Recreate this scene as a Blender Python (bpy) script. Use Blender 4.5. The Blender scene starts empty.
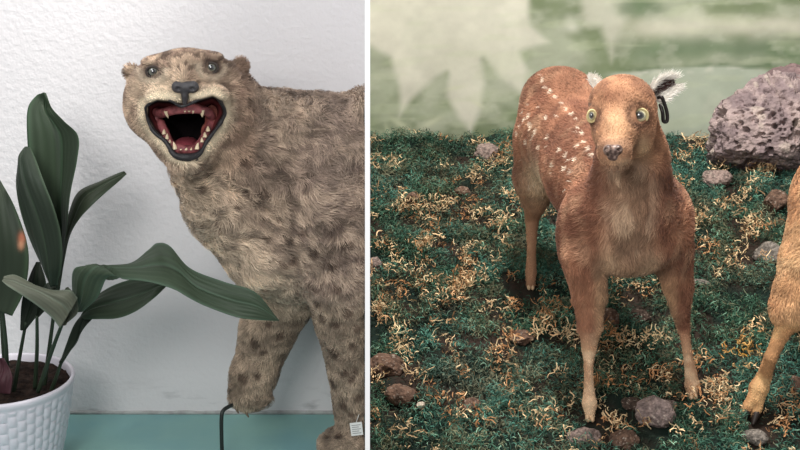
import bpy, math, random
import numpy as np
from mathutils import Vector
from mathutils.bvhtree import BVHTree
rng = np.random.default_rng(7); random.seed(7)
C = bpy.context.scene.collection
SC = bpy.context.scene
# ------------------------------------------------------------------ camera model
F = 1140.0; PX0 = 367.5; H = 1.134; PITCH = math.radians(15.0)
CP, SP = math.cos(PITCH), math.sin(PITCH)
def P(px, py, Y):
    a = (px-PX0)/F; b = (225.0-py)/F
    t = Y/(CP + b*SP)
    return np.array([a*t, Y, H + t*(-SP + b*CP)])
def proj(p):
    p = np.asarray(p, float); x = p[..., 0]; y = p[..., 1]; z = p[..., 2]-H
    d = y*CP - z*SP; u = y*SP + z*CP
    return PX0 + F*x/d, 225.0 - F*u/d
def S(px, py, Y):               # metres per reference unit at that place
    p = P(px, py, Y); return (p[1]*CP - (p[2]-H)*SP)/F
def lin(c):
    c = np.asarray(c, float)/255.0
    return np.where(c <= .04045, c/12.92, ((c+.055)/1.055)**2.4)
# ------------------------------------------------------------------ noise
def _h(ix, iy, iz, seed):
    n = (ix.astype(np.int64)*73856093) ^ (iy.astype(np.int64)*19349663) ^ (iz.astype(np.int64)*83492791) ^ (seed*2654435)
    n = (n ^ (n >> 13))*1274126177 & 0x7fffffff
    n = (n ^ (n >> 16))*668265263 & 0x7fffffff
    return ((n >> 7) & 0xffff)/65535.0
def vnoise(p, scale, seed=0):
    q = np.asarray(p, float)*scale; i = np.floor(q).astype(np.int64); f = q-i; f = f*f*(3-2*f)
    r = 0
    for dx in (0, 1):
        for dy in (0, 1):
            for dz in (0, 1):
                w = (f[..., 0] if dx else 1-f[..., 0])*(f[..., 1] if dy else 1-f[..., 1])*(f[..., 2] if dz else 1-f[..., 2])
                r = r + w*_h(i[..., 0]+dx, i[..., 1]+dy, i[..., 2]+dz, seed)
    return r
def fbm(p, scale, seed=0, o=3):
    r = 0; a = 1; t = 0
    for k in range(o):
        r = r + a*vnoise(p, scale*2**k, seed+k*17); t += a; a *= .5
    return r/t
def sst(a, b, x):
    t = np.clip((x-a)/(b-a), 0, 1); return t*t*(3-2*t)
def mix(a, b, t):
    t = np.asarray(t)[..., None]; return a*(1-t) + b*t
# ------------------------------------------------------------------ mesh + materials
def mesh_np(name, V, faces, col=None, mat=None, parent=None, smooth=True):
    """faces: list of int arrays (n,3) or (n,4)"""
    me = bpy.data.meshes.new(name)
    V = np.asarray(V, np.float32); me.vertices.add(len(V)); me.vertices.foreach_set('co', V.ravel())
    lo = []; st = []; base = 0
    for f in faces:
        f = np.asarray(f, np.int32)
        if len(f) == 0: continue
        lo.append(f.ravel()); st.append(base + np.arange(len(f))*f.shape[1]); base += f.size
    lo = np.concatenate(lo); st = np.concatenate(st)
    me.loops.add(len(lo)); me.loops.foreach_set('vertex_index', lo)
    me.polygons.add(len(st)); me.polygons.foreach_set('loop_start', st.astype(np.int32))
    me.update(calc_edges=True)
    me.polygons.foreach_set('use_smooth', np.full(len(st), smooth, bool))
    if col is not None:
        at = me.color_attributes.new('Col', 'FLOAT_COLOR', 'POINT')
        c = np.ones((len(V), 4), np.float32); c[:, :3] = col; at.data.foreach_set('color', c.ravel())
    me.update()
    o = bpy.data.objects.new(name, me); C.objects.link(o)
    if mat: me.materials.append(mat)
    if parent: o.parent = parent; o.matrix_parent_inverse = Mat_inv(parent)
    return o
from mathutils import Matrix
def Mat_inv(p):
    return Matrix.Translation(p.location).inverted()
def tag(o, label=None, cat=None, group=None, kind=None):
    for k, v in (('label', label), ('category', cat), ('group', group), ('kind', kind)):
        if v: o[k] = v
    return o
def empty(name, loc, label, cat, group=None):
    o = bpy.data.objects.new(name, None); C.objects.link(o); o.location = loc; o.empty_display_size = .05
    return tag(o, label, cat, group)
def material(name, rgb=(128, 128, 128), rough=.6, spec=.3, vcol=False, bump=None, sheen=0, metal=0, coat=0, var=None, trans=0, tint=None):
    m = bpy.data.materials.new(name); m.use_nodes = True; nt = m.node_tree; b = nt.nodes['Principled BSDF']
    b.inputs['Roughness'].default_value = rough; b.inputs['Specular IOR Level'].default_value = spec
    b.inputs['Metallic'].default_value = metal; b.inputs['Coat Weight'].default_value = coat
    b.inputs['Sheen Weight'].default_value = sheen
    c = lin(rgb); b.inputs['Base Color'].default_value = (*c, 1)
    tc = nt.nodes.new('ShaderNodeTexCoord')
    if vcol:
        a = nt.nodes.new('ShaderNodeAttribute'); a.attribute_name = 'Col'
        nt.links.new(a.outputs['Color'], b.inputs['Base Color'])
    elif var:
        n = nt.nodes.new('ShaderNodeTexNoise'); n.inputs['Scale'].default_value = var[0]; n.inputs['Detail'].default_value = 5
        nt.links.new(tc.outputs['Object'], n.inputs['Vector'])
        r = nt.nodes.new('ShaderNodeValToRGB'); r.color_ramp.elements[0].position = .35; r.color_ramp.elements[1].position = .65
        r.color_ramp.elements[0].color = (*lin(var[1]), 1); r.color_ramp.elements[1].color = (*c, 1)
        nt.links.new(n.outputs['Fac'], r.inputs['Fac']); nt.links.new(r.outputs['Color'], b.inputs['Base Color'])
    if bump:
        n2 = nt.nodes.new('ShaderNodeTexNoise'); n2.inputs['Scale'].default_value = bump[0]; n2.inputs['Detail'].default_value = 6
        nt.links.new(tc.outputs['Object'], n2.inputs['Vector'])
        bp = nt.nodes.new('ShaderNodeBump'); bp.inputs['Strength'].default_value = bump[1]; bp.inputs['Distance'].default_value = bump[2]
        nt.links.new(n2.outputs['Fac'], bp.inputs['Height']); nt.links.new(bp.outputs['Normal'], b.inputs['Normal'])
    return m
# ------------------------------------------------------------------ signed distance modelling
class Field:
    def __init__(s, lo, hi, h):
        s.lo = np.array(lo, float); s.h = h
        s.n = np.ceil((np.array(hi)-s.lo)/h).astype(int)+1
        s.D = np.full(s.n, 1.0, np.float32)
    def block(s, lo, hi):
        a = np.maximum(0, np.floor((np.array(lo)-s.lo)/s.h).astype(int)); b = np.minimum(s.n, np.ceil((np.array(hi)-s.lo)/s.h).astype(int)+1)
        if np.any(b <= a): return None, None
        g = [s.lo[i]+s.h*np.arange(a[i], b[i]) for i in range(3)]
        X = np.stack(np.meshgrid(*g, indexing='ij'), -1)
        return tuple(slice(a[i], b[i]) for i in range(3)), X
    def smin(s, sl, d, k):
        D = s.D[sl]
        if k > 0:
            hh = np.clip(k-np.abs(D-d), 0, None)/k; r = np.minimum(D, d)-hh*hh*k*.25
        else: r = np.minimum(D, d)
        s.D[sl] = r
    def ell(s, c, r, k=.02, rot=None, sub=False):
        c = np.array(c, float); r = np.array(r, float); m = r.max()+k+2*s.h
        sl, X = s.block(c-m, c+m)
        if sl is None: return
        q = X-c
        if rot is not None: q = q@rot
        k0 = np.linalg.norm(q/r, axis=-1); k1 = np.linalg.norm(q/(r*r), axis=-1)+1e-9
        d = k0*(k0-1)/k1
        if sub:
            D = s.D[sl]; d = -d; hh = np.clip(k-np.abs(D-d), 0, None)/max(k, 1e-6)
            s.D[sl] = np.maximum(D, d)+hh*hh*k*.25
        else: s.smin(sl, d, k)
    def cap(s, a, b, ra, rb, k=.02, ys=1.0):
        """tapered capsule, ys = depth scale of the section"""
        a = np.array(a, float); b = np.array(b, float); m = max(ra, rb)*max(ys, 1)+k+2*s.h
        sl, X = s.block(np.minimum(a, b)-m, np.maximum(a, b)+m)
        if sl is None: return
        sc = np.array([1, 1/ys, 1]); A = a*sc; B = b*sc; q = X*sc-A; ab = B-A
        t = np.clip((q@ab)/(ab@ab), 0, 1)
        d = np.linalg.norm(q-t[..., None]*ab, axis=-1)-(ra+(rb-ra)*t)
        s.smin(sl, d, k)
    def chain(s, pts, k=.012, ys=1.0):
        for i in range(len(pts)-1):
            s.cap(pts[i][0], pts[i+1][0], pts[i][1], pts[i+1][1], min(k, .45*min(pts[i][1], pts[i+1][1])), ys)
    def mesh(s, smooth=2):
        D = s.D; neg = D < 0
        n = np.array(D.shape)-1
        cnt = np.zeros(n, np.int8)
        for dx in (0, 1):
            for dy in (0, 1):
                for dz in (0, 1):
                    cnt += neg[dx:n[0]+dx, dy:n[1]+dy, dz:n[2]+dz]
        act = (cnt > 0) & (cnt < 8)
        idx = np.argwhere(act); vid = np.full(n, -1, np.int32); vid[act] = np.arange(len(idx))
        i, j, k = idx.T; acc = np.zeros((len(idx), 3)); w = np.zeros(len(idx))
        cr = [(x, y, z) for x in (0, 1) for y in (0, 1) for z in (0, 1)]
        for a in cr:
            for ax in range(3):
                if a[ax]: continue
                b = list(a); b[ax] = 1
                da = D[i+a[0], j+a[1], k+a[2]]; db = D[i+b[0], j+b[1], k+b[2]]
                m = (da < 0) != (db < 0); t = np.where(m, da/(da-db+1e-12), 0)
                pt = np.tile(np.array(a, float), (len(idx), 1)); pt[:, ax] = t
                acc[m] += pt[m]; w[m] += 1
        V = s.lo + s.h*(idx + acc/w[:, None])
        Q = []
        for ax in range(3):
            o1, o2 = [(1, 2), (2, 0), (0, 1)][ax]
            sa = [slice(None)]*3; sb = [slice(None)]*3; sa[ax] = slice(0, -1); sb[ax] = slice(1, None)
            A = neg[tuple(sa)]; B = neg[tuple(sb)]
            for flip, M in ((False, A & ~B), (True, ~A & B)):
                e = np.argwhere(M); e = e[(e[:, o1] > 0) & (e[:, o2] > 0) & (e[:, o1] < n[o1]) & (e[:, o2] < n[o2])]
                def cell(d1, d2):
                    c = e.copy(); c[:, o1] -= d1; c[:, o2] -= d2; return vid[c[:, 0], c[:, 1], c[:, 2]]
                q = np.stack([cell(1, 1), cell(0, 1), cell(0, 0), cell(1, 0)], 1)
                if flip: q = q[:, ::-1]
                Q.append(q)
        Q = np.concatenate(Q); Q = Q[(Q >= 0).all(1)]
        E = np.concatenate([Q[:, [0, 1]], Q[:, [1, 2]], Q[:, [2, 3]], Q[:, [3, 0]]])
        for _ in range(smooth):
            A = np.zeros_like(V); w = np.bincount(E[:, 0], minlength=len(V))+np.bincount(E[:, 1], minlength=len(V))
            for c in range(3):
                A[:, c] = np.bincount(E[:, 0], V[E[:, 1], c], len(V))+np.bincount(E[:, 1], V[E[:, 0], c], len(V))
            V = V*.5 + .5*A/np.maximum(w, 1)[:, None]
        return V, Q
def vnorm(V, Q):
    N = np.zeros_like(V); fn = np.cross(V[Q[:, 2]]-V[Q[:, 0]], V[Q[:, 3]]-V[Q[:, 1]])
    for c in range(3):
        for k in range(4): N[:, c] += np.bincount(Q[:, k], fn[:, c], len(V))
    return N/(np.linalg.norm(N, axis=1, keepdims=True)+1e-12)
def bvh_of(V, Q): return BVHTree.FromPolygons([tuple(v) for v in V], [tuple(int(x) for x in q) for q in Q])
def hit(bvh, px, py):
    o = Vector((0, 0, H)); d = (Vector(P(px, py, 2.0))-o).normalized()
    h = bvh.ray_cast(o, d)
    if h[0] is None: print('MISS', px, py)
    return (np.array(h[0]), np.array(h[1])) if h[0] is not None else (None, None)
def scatter(V, Q, N, n, g, weight=None):
    T = np.concatenate([Q[:, [0, 1, 2]], Q[:, [0, 2, 3]]])
    ar = np.linalg.norm(np.cross(V[T[:, 1]]-V[T[:, 0]], V[T[:, 2]]-V[T[:, 0]]), axis=1)
    if weight is not None: ar = ar*weight(V[T].mean(1))
    t = g.choice(len(T), n, p=ar/ar.sum()); a = g.random((n, 2)); f = a.sum(1) > 1; a[f] = 1-a[f]
    w = np.stack([1-a.sum(1), a[:, 0], a[:, 1]], 1)[..., None]
    p = (V[T[t]]*w).sum(1); nn = (N[T[t]]*w).sum(1); nn /= np.linalg.norm(nn, axis=1, keepdims=True)+1e-9
    return p, nn
def strands(name, p, n, d, L, W, col, mat, parent, lift=(.35, .25), droop=.0, clampx=None, tip=1.15, g=rng):
    """fur: every hair a narrow tapering blade of two joints, one mesh"""
    d = d-(d*n).sum(1, keepdims=True)*n; d /= np.linalg.norm(d, axis=1, keepdims=True)+1e-9
    L = L[:, None]; s = np.cross(d, n); ang = g.normal(0, .5, len(p))[:, None]
    s = s*np.cos(ang)+n*np.sin(ang)
    a = p-n*.001; b = p+(d*.5+n*lift[0])*L; c = p+(d+n*lift[1])*L; c[:, 2] -= (droop*L)[:, 0]
    W = W[:, None]*.5
    V = np.stack([a-s*W, a+s*W, b-s*W*.8, b+s*W*.8, c], 1).reshape(-1, 3)
    if clampx is not None: V[:, 0] = clampx(V[:, 0])
    k = np.arange(len(p))*5
    q = np.stack([k, k+1, k+3, k+2], 1); t = np.stack([k+2, k+3, k+4], 1)
    cc = np.stack([col*.85, col*.85, col, col, np.clip(col*tip, 0, 1)], 1).reshape(-1, 3)
    return mesh_np(name, V, [q, t], cc, mat, parent)
def catmull(pts, n):
    pts = np.asarray(pts, float); m = len(pts)
    e = np.vstack([2*pts[0]-pts[1], pts, 2*pts[-1]-pts[-2]])
    u = np.linspace(0, m-1-1e-6, n); i = u.astype(int); f = (u-i)[:, None]
    a, b, c, d = e[i], e[i+1], e[i+2], e[i+3]
    return .5*((2*b)+(c-a)*f+(2*a-5*b+4*c-d)*f**2+(3*b-a-3*c+d)*f**3)
def tube_arrays(path, rad, seg=10, closed=False):
    path = np.asarray(path, float); n = len(path); rad = np.broadcast_to(np.asarray(rad, float), (n,))
    t = (np.roll(path, -1, 0)-np.roll(path, 1, 0)) if closed else np.gradient(path, axis=0)
    t /= np.linalg.norm(t, axis=1, keepdims=True)+1e-12
    up = np.array([.13, .97, .21]); V = []
    for i in range(n):
        a = np.cross(t[i], up)
        if np.linalg.norm(a) < .1: a = np.cross(t[i], [1, 0, 0])
        a /= np.linalg.norm(a); b = np.cross(t[i], a)
        th = np.linspace(0, 2*math.pi, seg, endpoint=False)
        V.append(path[i]+rad[i]*(np.cos(th)[:, None]*a+np.sin(th)[:, None]*b))
    V = np.concatenate(V); q = []; m = n if closed else n-1
    for i in range(m):
        j = (i+1) % n
        for k in range(seg):
            q.append((i*seg+k, i*seg+(k+1) % seg, j*seg+(k+1) % seg, j*seg+k))
    t3 = []
    if not closed:
        V = np.vstack([V, path[0], path[-1]]); c0 = n*seg; c1 = c0+1
        for k in range(seg):
            t3.append((c0, (k+1) % seg, k)); t3.append((c1, (n-1)*seg+k, (n-1)*seg+(k+1) % seg))
    return V, np.array(q), np.array(t3).reshape(-1, 3)
def tube(name, path, rad, mat, parent=None, seg=10, closed=False, col=None):
    V, q, t = tube_arrays(path, rad, seg, closed)
    return mesh_np(name, V, [q, t], None, mat, parent)
def sdf_part(name, prims, mat, parent, h=.0012, smooth=1, col=None):
    lo = np.min([np.array(c)-np.max(r)-.006 for c, r, *_ in prims], 0); hi = np.max([np.array(c)+np.max(r)+.006 for c, r, *_ in prims], 0)
    f = Field(lo, hi, h)
    for pr in prims:
        c, r = pr[0], pr[1]; k = pr[2] if len(pr) > 2 else .004; sub = pr[3] if len(pr) > 3 else False
        f.ell(c, r, k, sub=sub)
    V, Q = f.mesh(smooth)
    return mesh_np(name, V, [Q], None if col is None else col(V), mat, parent)
def ball(name, c, r, mat, parent, col=None, seg=28):
    th = np.linspace(0, math.pi, seg)[:, None]; ph = np.linspace(0, 2*math.pi, seg*2, endpoint=False)[None]
    # pole points towards the viewer side (-Y)
    D = np.stack([np.sin(th)*np.cos(ph), -np.cos(th)*np.ones_like(ph), np.sin(th)*np.sin(ph)], -1)
    V = (np.array(c)+D*np.array(r)).reshape(-1, 3); n2 = seg*2; q = []
    for i in range(seg-1):
        for k in range(n2): q.append((i*n2+k, i*n2+(k+1) % n2, (i+1)*n2+(k+1) % n2, (i+1)*n2+k))
    cc = None
    if col is not None: cc = col(D.reshape(-1, 3))
    return mesh_np(name, V, [np.array(q)[:, ::-1]], cc, mat, parent)
def box(name, lo, hi, mat, parent=None, bev=0):
    x0, y0, z0 = lo; x1, y1, z1 = hi
    V = [(x0, y0, z0), (x1, y0, z0), (x1, y1, z0), (x0, y1, z0), (x0, y0, z1), (x1, y0, z1), (x1, y1, z1), (x0, y1, z1)]
    Q = [(0, 3, 2, 1), (4, 5, 6, 7), (0, 1, 5, 4), (1, 2, 6, 5), (2, 3, 7, 6), (3, 0, 4, 7)]
    o = mesh_np(name, V, [np.array(Q)], None, mat, parent, smooth=False)
    if bev:
        m = o.modifiers.new('b', 'BEVEL'); m.width = bev; m.segments = 2
    return o
# ------------------------------------------------------------------ materials
M_fur = material('fur', vcol=True, rough=.75, spec=.15, sheen=.15)
M_skin = material('hide', vcol=True, rough=.9, spec=.1)
M_moss = material('moss', vcol=True, rough=.8, spec=.15)
M_stone = material('stone', vcol=True, rough=.95, spec=.12, bump=(130, 1.0, .006))
M_black = material('black_lip', (34, 32, 34), rough=.5, spec=.4, bump=(200, .8, .003))
M_gum = material('gum', (150, 84, 86), rough=.5, spec=.35, var=(70, (84, 40, 42)), bump=(250, .6, .002))
M_tooth = material('tooth', (212, 192, 160), rough=.35, spec=.5)
M_nose = material('nose', (62, 60, 62), rough=.5, spec=.4, bump=(500, .5, .001))
M_white = material('divider_paint', (252, 252, 252), rough=.8, spec=.1)
M_metal = material('rod_metal', (48, 52, 50), rough=.4, spec=.5, metal=.6)
M_tag = material('paper_tag', (225, 225, 222), rough=.7)
M_tagline = material('tag_print', (150, 150, 150), rough=.8)
M_eye = material('glass_eye', vcol=True, rough=.08, spec=.8, coat=1)
M_hoof = material('hoof', (40, 32, 28), rough=.5)
M_hoof2 = material('pale_hoof', (186, 156, 124), rough=.55)
# ------------------------------------------------------------------ setting, left display
WY = 2.5
m = material('wall_plaster', (214, 212, 214), rough=.9, spec=.15, bump=(95, .5, .004))
nt = m.node_tree; b = nt.nodes['Principled BSDF']
# stains low on the plaster, stay where they are
tc = nt.nodes.new('ShaderNodeTexCoord'); sep = nt.nodes.new('ShaderNodeSeparateXYZ'); nt.links.new(tc.outputs['Object'], sep.inputs[0])
mp = nt.nodes.new('ShaderNodeMapping'); mp.inputs['Scale'].default_value = (6, 1, 22); nt.links.new(tc.outputs['Object'], mp.inputs[0])
ns = nt.nodes.new('ShaderNodeTexNoise'); ns.inputs['Scale'].default_value = 2.2; ns.inputs['Detail'].default_value = 7; nt.links.new(mp.outputs[0], ns.inputs['Vector'])
mr = nt.nodes.new('ShaderNodeMapRange'); mr.inputs[1].default_value = .10; mr.inputs[2].default_value = .0; nt.links.new(sep.outputs['Z'], mr.inputs[0])
mm = nt.nodes.new('ShaderNodeMapRange'); mm.inputs[1].default_value = .56; mm.inputs[2].default_value = .80; nt.links.new(ns.outputs['Fac'], mm.inputs[0])
mu = nt.nodes.new('ShaderNodeMath'); mu.operation = 'MULTIPLY'; nt.links.new(mr.outputs[0], mu.inputs[0]); nt.links.new(mm.outputs[0], mu.inputs[1])
mx = nt.nodes.new('ShaderNodeMix'); mx.data_type = 'RGBA'; nt.links.new(mu.outputs[0], mx.inputs['Factor'])
mx.inputs['A'].default_value = (*lin((216, 213, 214)), 1); mx.inputs['B'].default_value = (*lin((140, 138, 140)), 1)
nt.links.new(mx.outputs['Result'], b.inputs['Base Color'])
M_wall = m
o = box('wall_left', (-1.3, WY, -.35), (-.0035, WY+.08, 1.9), M_wall); tag(o, kind='structure')
M_plat = material('turquoise_paint', (136, 178, 170), rough=.5, spec=.3, bump=(20, .25, .004), var=(5, (122, 166, 168)))
o = box('floor', (-1.3, 1.75, -.35), (-.0035, WY, 0), M_plat, bev=.004); tag(o, kind='structure')
# ragged paint line where the plaster meets the turquoise paint
n = 260; xs = np.linspace(-1.3, -.0035, n); p3 = np.stack([xs, xs*0, xs*0], 1)
hgt = .004+.004*fbm(p3, 30, 3); V = []
for i in range(n):
    V += [(xs[i], WY+.001, 0), (xs[i], WY-.003-.002*hgt[i]/.008, 0), (xs[i], WY-.003, hgt[i]), (xs[i], WY+.001, hgt[i]+.002)]
V = np.array(V); q = []
for i in range(n-1):
    for k in range(3): q.append((i*4+k, i*4+k+1, i*4+5+k, i*4+4+k))
o = mesh_np('trim_1', V, [np.array(q)], None, material('paint_edge', (176, 178, 176), rough=.9, var=(40, (150, 150, 148)))); tag(o, kind='structure')
# white divider of the diptych, added as a thin panel seen end-on
o = box('diptych_divider', (-.00345, 1.5, -.35), (.00345, 3.2, 1.9), M_white); tag(o, kind='structure')
# ------------------------------------------------------------------ setting, right display: painted back wall
WR = 3.08
nx, nz = 520, 300; x0, x1, z0, z1 = .0035, 1.7, .25, 1.9
gx = np.linspace(x0, x1, nx); gz = np.linspace(z0, z1, nz); X, Z = np.meshgrid(gx, gz, indexing='ij')
Vw = np.stack([X, np.full_like(X, WR), Z], -1).reshape(-1, 3)
U, W_ = proj(Vw)         # painter's grid on this wall
warp = (fbm(Vw, 7, 5)-.5)*26; warp2 = (fbm(Vw, 7, 9)-.5)*22
u = U+warp; v = W_+warp2
sea = lin((116, 127, 97)); sage = lin((160, 165, 143)); deep = lin((92, 110, 82)); pale = lin((208, 204, 188)); mint = lin((160, 175, 150))
col = mix(np.tile(sea, (len(Vw), 1)), np.tile(sage, (len(Vw), 1)), sst(.35, .65, fbm(Vw*np.array([1, 1, 1.5]), 6, 21, 5)))
def poly_d(px, py, pts):
    pts = np.array(pts, float); d = np.full(px.shape, 1e9); s = np.ones(px.shape)
    for i in range(len(pts)):
        a = pts[i]; b_ = pts[i-1]; e = b_-a; wx = px-a[0]; wy = py-a[1]
        t = np.clip((wx*e[0]+wy*e[1])/(e@e), 0, 1); d = np.minimum(d, (wx-e[0]*t)**2+(wy-e[1]*t)**2)
        c1 = py >= a[1]; c2 = py < b_[1]; c3 = e[0]*wy > e[1]*wx
        s = np.where((c1 & c2 & c3) | (~c1 & ~c2 & ~c3), -s, s)
    return s*np.sqrt(d)
leafy = [(360, 40), (388, 58), (398, 84), (400, 118), (414, 98), (436, 78), (447, 72), (446, 96), (458, 118), (472, 136), (482, 112), (488, 82), (486, 58), (500, 78), (524, 98), (528, 70), (522, 52), (552, 42), (534, 22), (528, -30), (440, -40), (362, -30)]
k = 1-sst(-7, 3, poly_d(U+warp*.3, W_+warp2*.3, leafy)); k = k*(.72+.5*(fbm(Vw, 4, 88)-.3)); col = mix(col, np.tile(pale, (len(Vw), 1)), np.clip(k, 0, .95))
k = 1-sst(-8, 5, poly_d(U+warp*.3, W_+warp2*.3, [(575, -30), (582, 25), (600, 28), (610, 62), (622, 30), (636, 8), (640, -30)])); col = mix(col, np.tile(pale, (len(Vw), 1)), k*.6)
k = np.exp(-(((u-572)/9)**2+((v-22)/8)**2)); col = mix(col, np.tile(lin((215, 214, 198)), (len(Vw), 1)), k*.7)
k = np.exp(-(((u-640)/26)**2+((v-5)/13)**2)**2); col = mix(col, np.tile(deep, (len(Vw), 1)), k*.8)
# rounded folds painted on the right
R = sst(585, 640, u)
f1 = np.exp(-((v-28)/11)**2); f2 = np.exp(-((v-49)/12)**2); f3 = np.exp(-((v-68)/4)**2)
wob = (fbm(Vw*np.array([.35, 1, 1]), 14, 31)-.5)
f4 = 1-sst(70, 73, W_+wob*10+6*np.sin(U*.02)); f4 = 1-f4
Rr = R*sst(600, 690, u+30)
col = mix(col, np.tile(lin((196, 192, 174)), (len(Vw), 1)), Rr*f1*.8)
col = mix(col, np.tile(lin((96, 114, 86)), (len(Vw), 1)), Rr*f2*.8)
col = mix(col, np.tile(deep, (len(Vw), 1)), Rr*f3*.8)
col = mix(col, np.tile(lin((168, 175, 158)), (len(Vw), 1)), R*f4*.85); vv = W_+wob*10+6*np.sin(U*.02); col = mix(col, np.tile(lin((205, 203, 188)), (len(Vw), 1)), R*np.exp(-((vv-74)/2.5)**2)*.6*sst(.4, .55, fbm(Vw, 20, 45)))
st = sst(.62, .72, fbm(np.stack([U*.02+W_*.03, W_*.13, U*0], -1), 1, 61, 2)); col = mix(col, np.tile(lin((185, 192, 160)), (len(Vw), 1)), st*.2)
bl = sst(.5, .66, fbm(Vw*np.array([1, 1, 1.8]), 16, 71, 4)); col = mix(col, np.tile(lin((190, 190, 172)), (len(Vw), 1)), bl*.26); col = col*(.80+.4*fbm(Vw*np.array([1, 1, 1.3]), 18, 171, 5))[:, None]
for (cx, cy, lx, ly, rot) in [(400, 124, 11, 3, .6), (432, 122, 12, 3, -.5), (418, 136, 9, 2, .3), (388, 132, 7, 2, 1.2), (478, 104, 8, 2, .5), (455, 88, 10, 2, -.2)]:
    a = (U-cx)*math.cos(rot)+(W_-cy)*math.sin(rot); b_ = -(U-cx)*math.sin(rot)+(W_-cy)*math.cos(rot)
    col = mix(col, np.tile(lin((196, 198, 168)), (len(Vw), 1)), np.exp(-((a/lx)**2+(b_/ly)**2))*.6)
ii = np.arange(nx*nz).reshape(nx, nz); q = np.stack([ii[:-1, :-1], ii[1:, :-1], ii[1:, 1:], ii[:-1, 1:]], -1).reshape(-1, 4)
# soft relief of the folds
Vw[:, 1] -= .0
back = Vw[[0, (nx-1)*nz, nx*nz-1, nz-1]].copy(); back[:, 1] += .08; nb = len(Vw)
cor = [0, (nx-1)*nz, nx*nz-1, nz-1]
Va = np.vstack([Vw, back]); col = np.vstack([col, np.tile(sea, (4, 1))])
q2 = [(nb, nb+3, nb+2, nb+1)]+[(cor[i], nb+i, nb+(i+1) % 4, cor[(i+1) % 4]) for i in range(4)]
o = mesh_np('wall_right', Va, [q, np.array(q2)], col, material('mural_paint', vcol=True, rough=.85, spec=.15, bump=(30, .2, .004)), smooth=False)
tag(o, kind='structure')
# ------------------------------------------------------------------ diorama ground
GA, GB = .283-.257*1.85, .257
def ground(x, y):
    p = np.stack([x, y, np.zeros_like(x)], -1)
    return GA+GB*y + .030*(fbm(p, 9, 101)-.5) + .026*(fbm(p, 26, 107)-.5) + .03*sst(2.75, 3.0, y)*(fbm(p, 14, 55)-.5) - .03*sst(2.5, 3.05, y) - .008
gx = np.linspace(.0037, 1.7, 230); gy = np.linspace(1.55, WR, 210); X, Y = np.meshgrid(gx, gy, indexing='ij'); Zg = ground(X, Y)
Vg = np.stack([X, Y, Zg], -1).reshape(-1, 3); ii = np.arange(len(Vg)).reshape(230, 210)
q = np.stack([ii[:-1, :-1], ii[1:, :-1], ii[1:, 1:], ii[:-1, 1:]], -1).reshape(-1, 4)
ring = np.concatenate([ii[:, 0], ii[-1, 1:], ii[-2::-1, -1], ii[0, -2:0:-1]]); rb = Vg[ring].copy(); rb[:, 2] = -.35
nb = len(Vg); Va = np.vstack([Vg, rb]); m_ = len(ring)
q2 = np.array([(ring[(i+1) % m_], ring[i], nb+i, nb+(i+1) % m_) for i in range(m_)])
earth = mix(np.tile(lin((46, 36, 30)), (len(Va), 1)), np.tile(lin((20, 34, 28)), (len(Va), 1)), sst(.4, .6, fbm(Va, 12, 3)))
o = mesh_np('ground', Va, [q, q2], earth, M_moss); tag(o, kind='structure')
def gpos(px, py):
    """place on the slope seen at that spot of the display"""
    lo, hi = 1.5, 3.1
    for _ in range(40):
        mY = (lo+hi)/2; p = P(px, py, mY)
        if p[2] > GA+GB*mY: lo = mY
        else: hi = mY
    p = P(px, py, lo); return np.array([p[0], p[1], float(ground(np.array([p[0]]), np.array([p[1]]))[0])])
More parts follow.
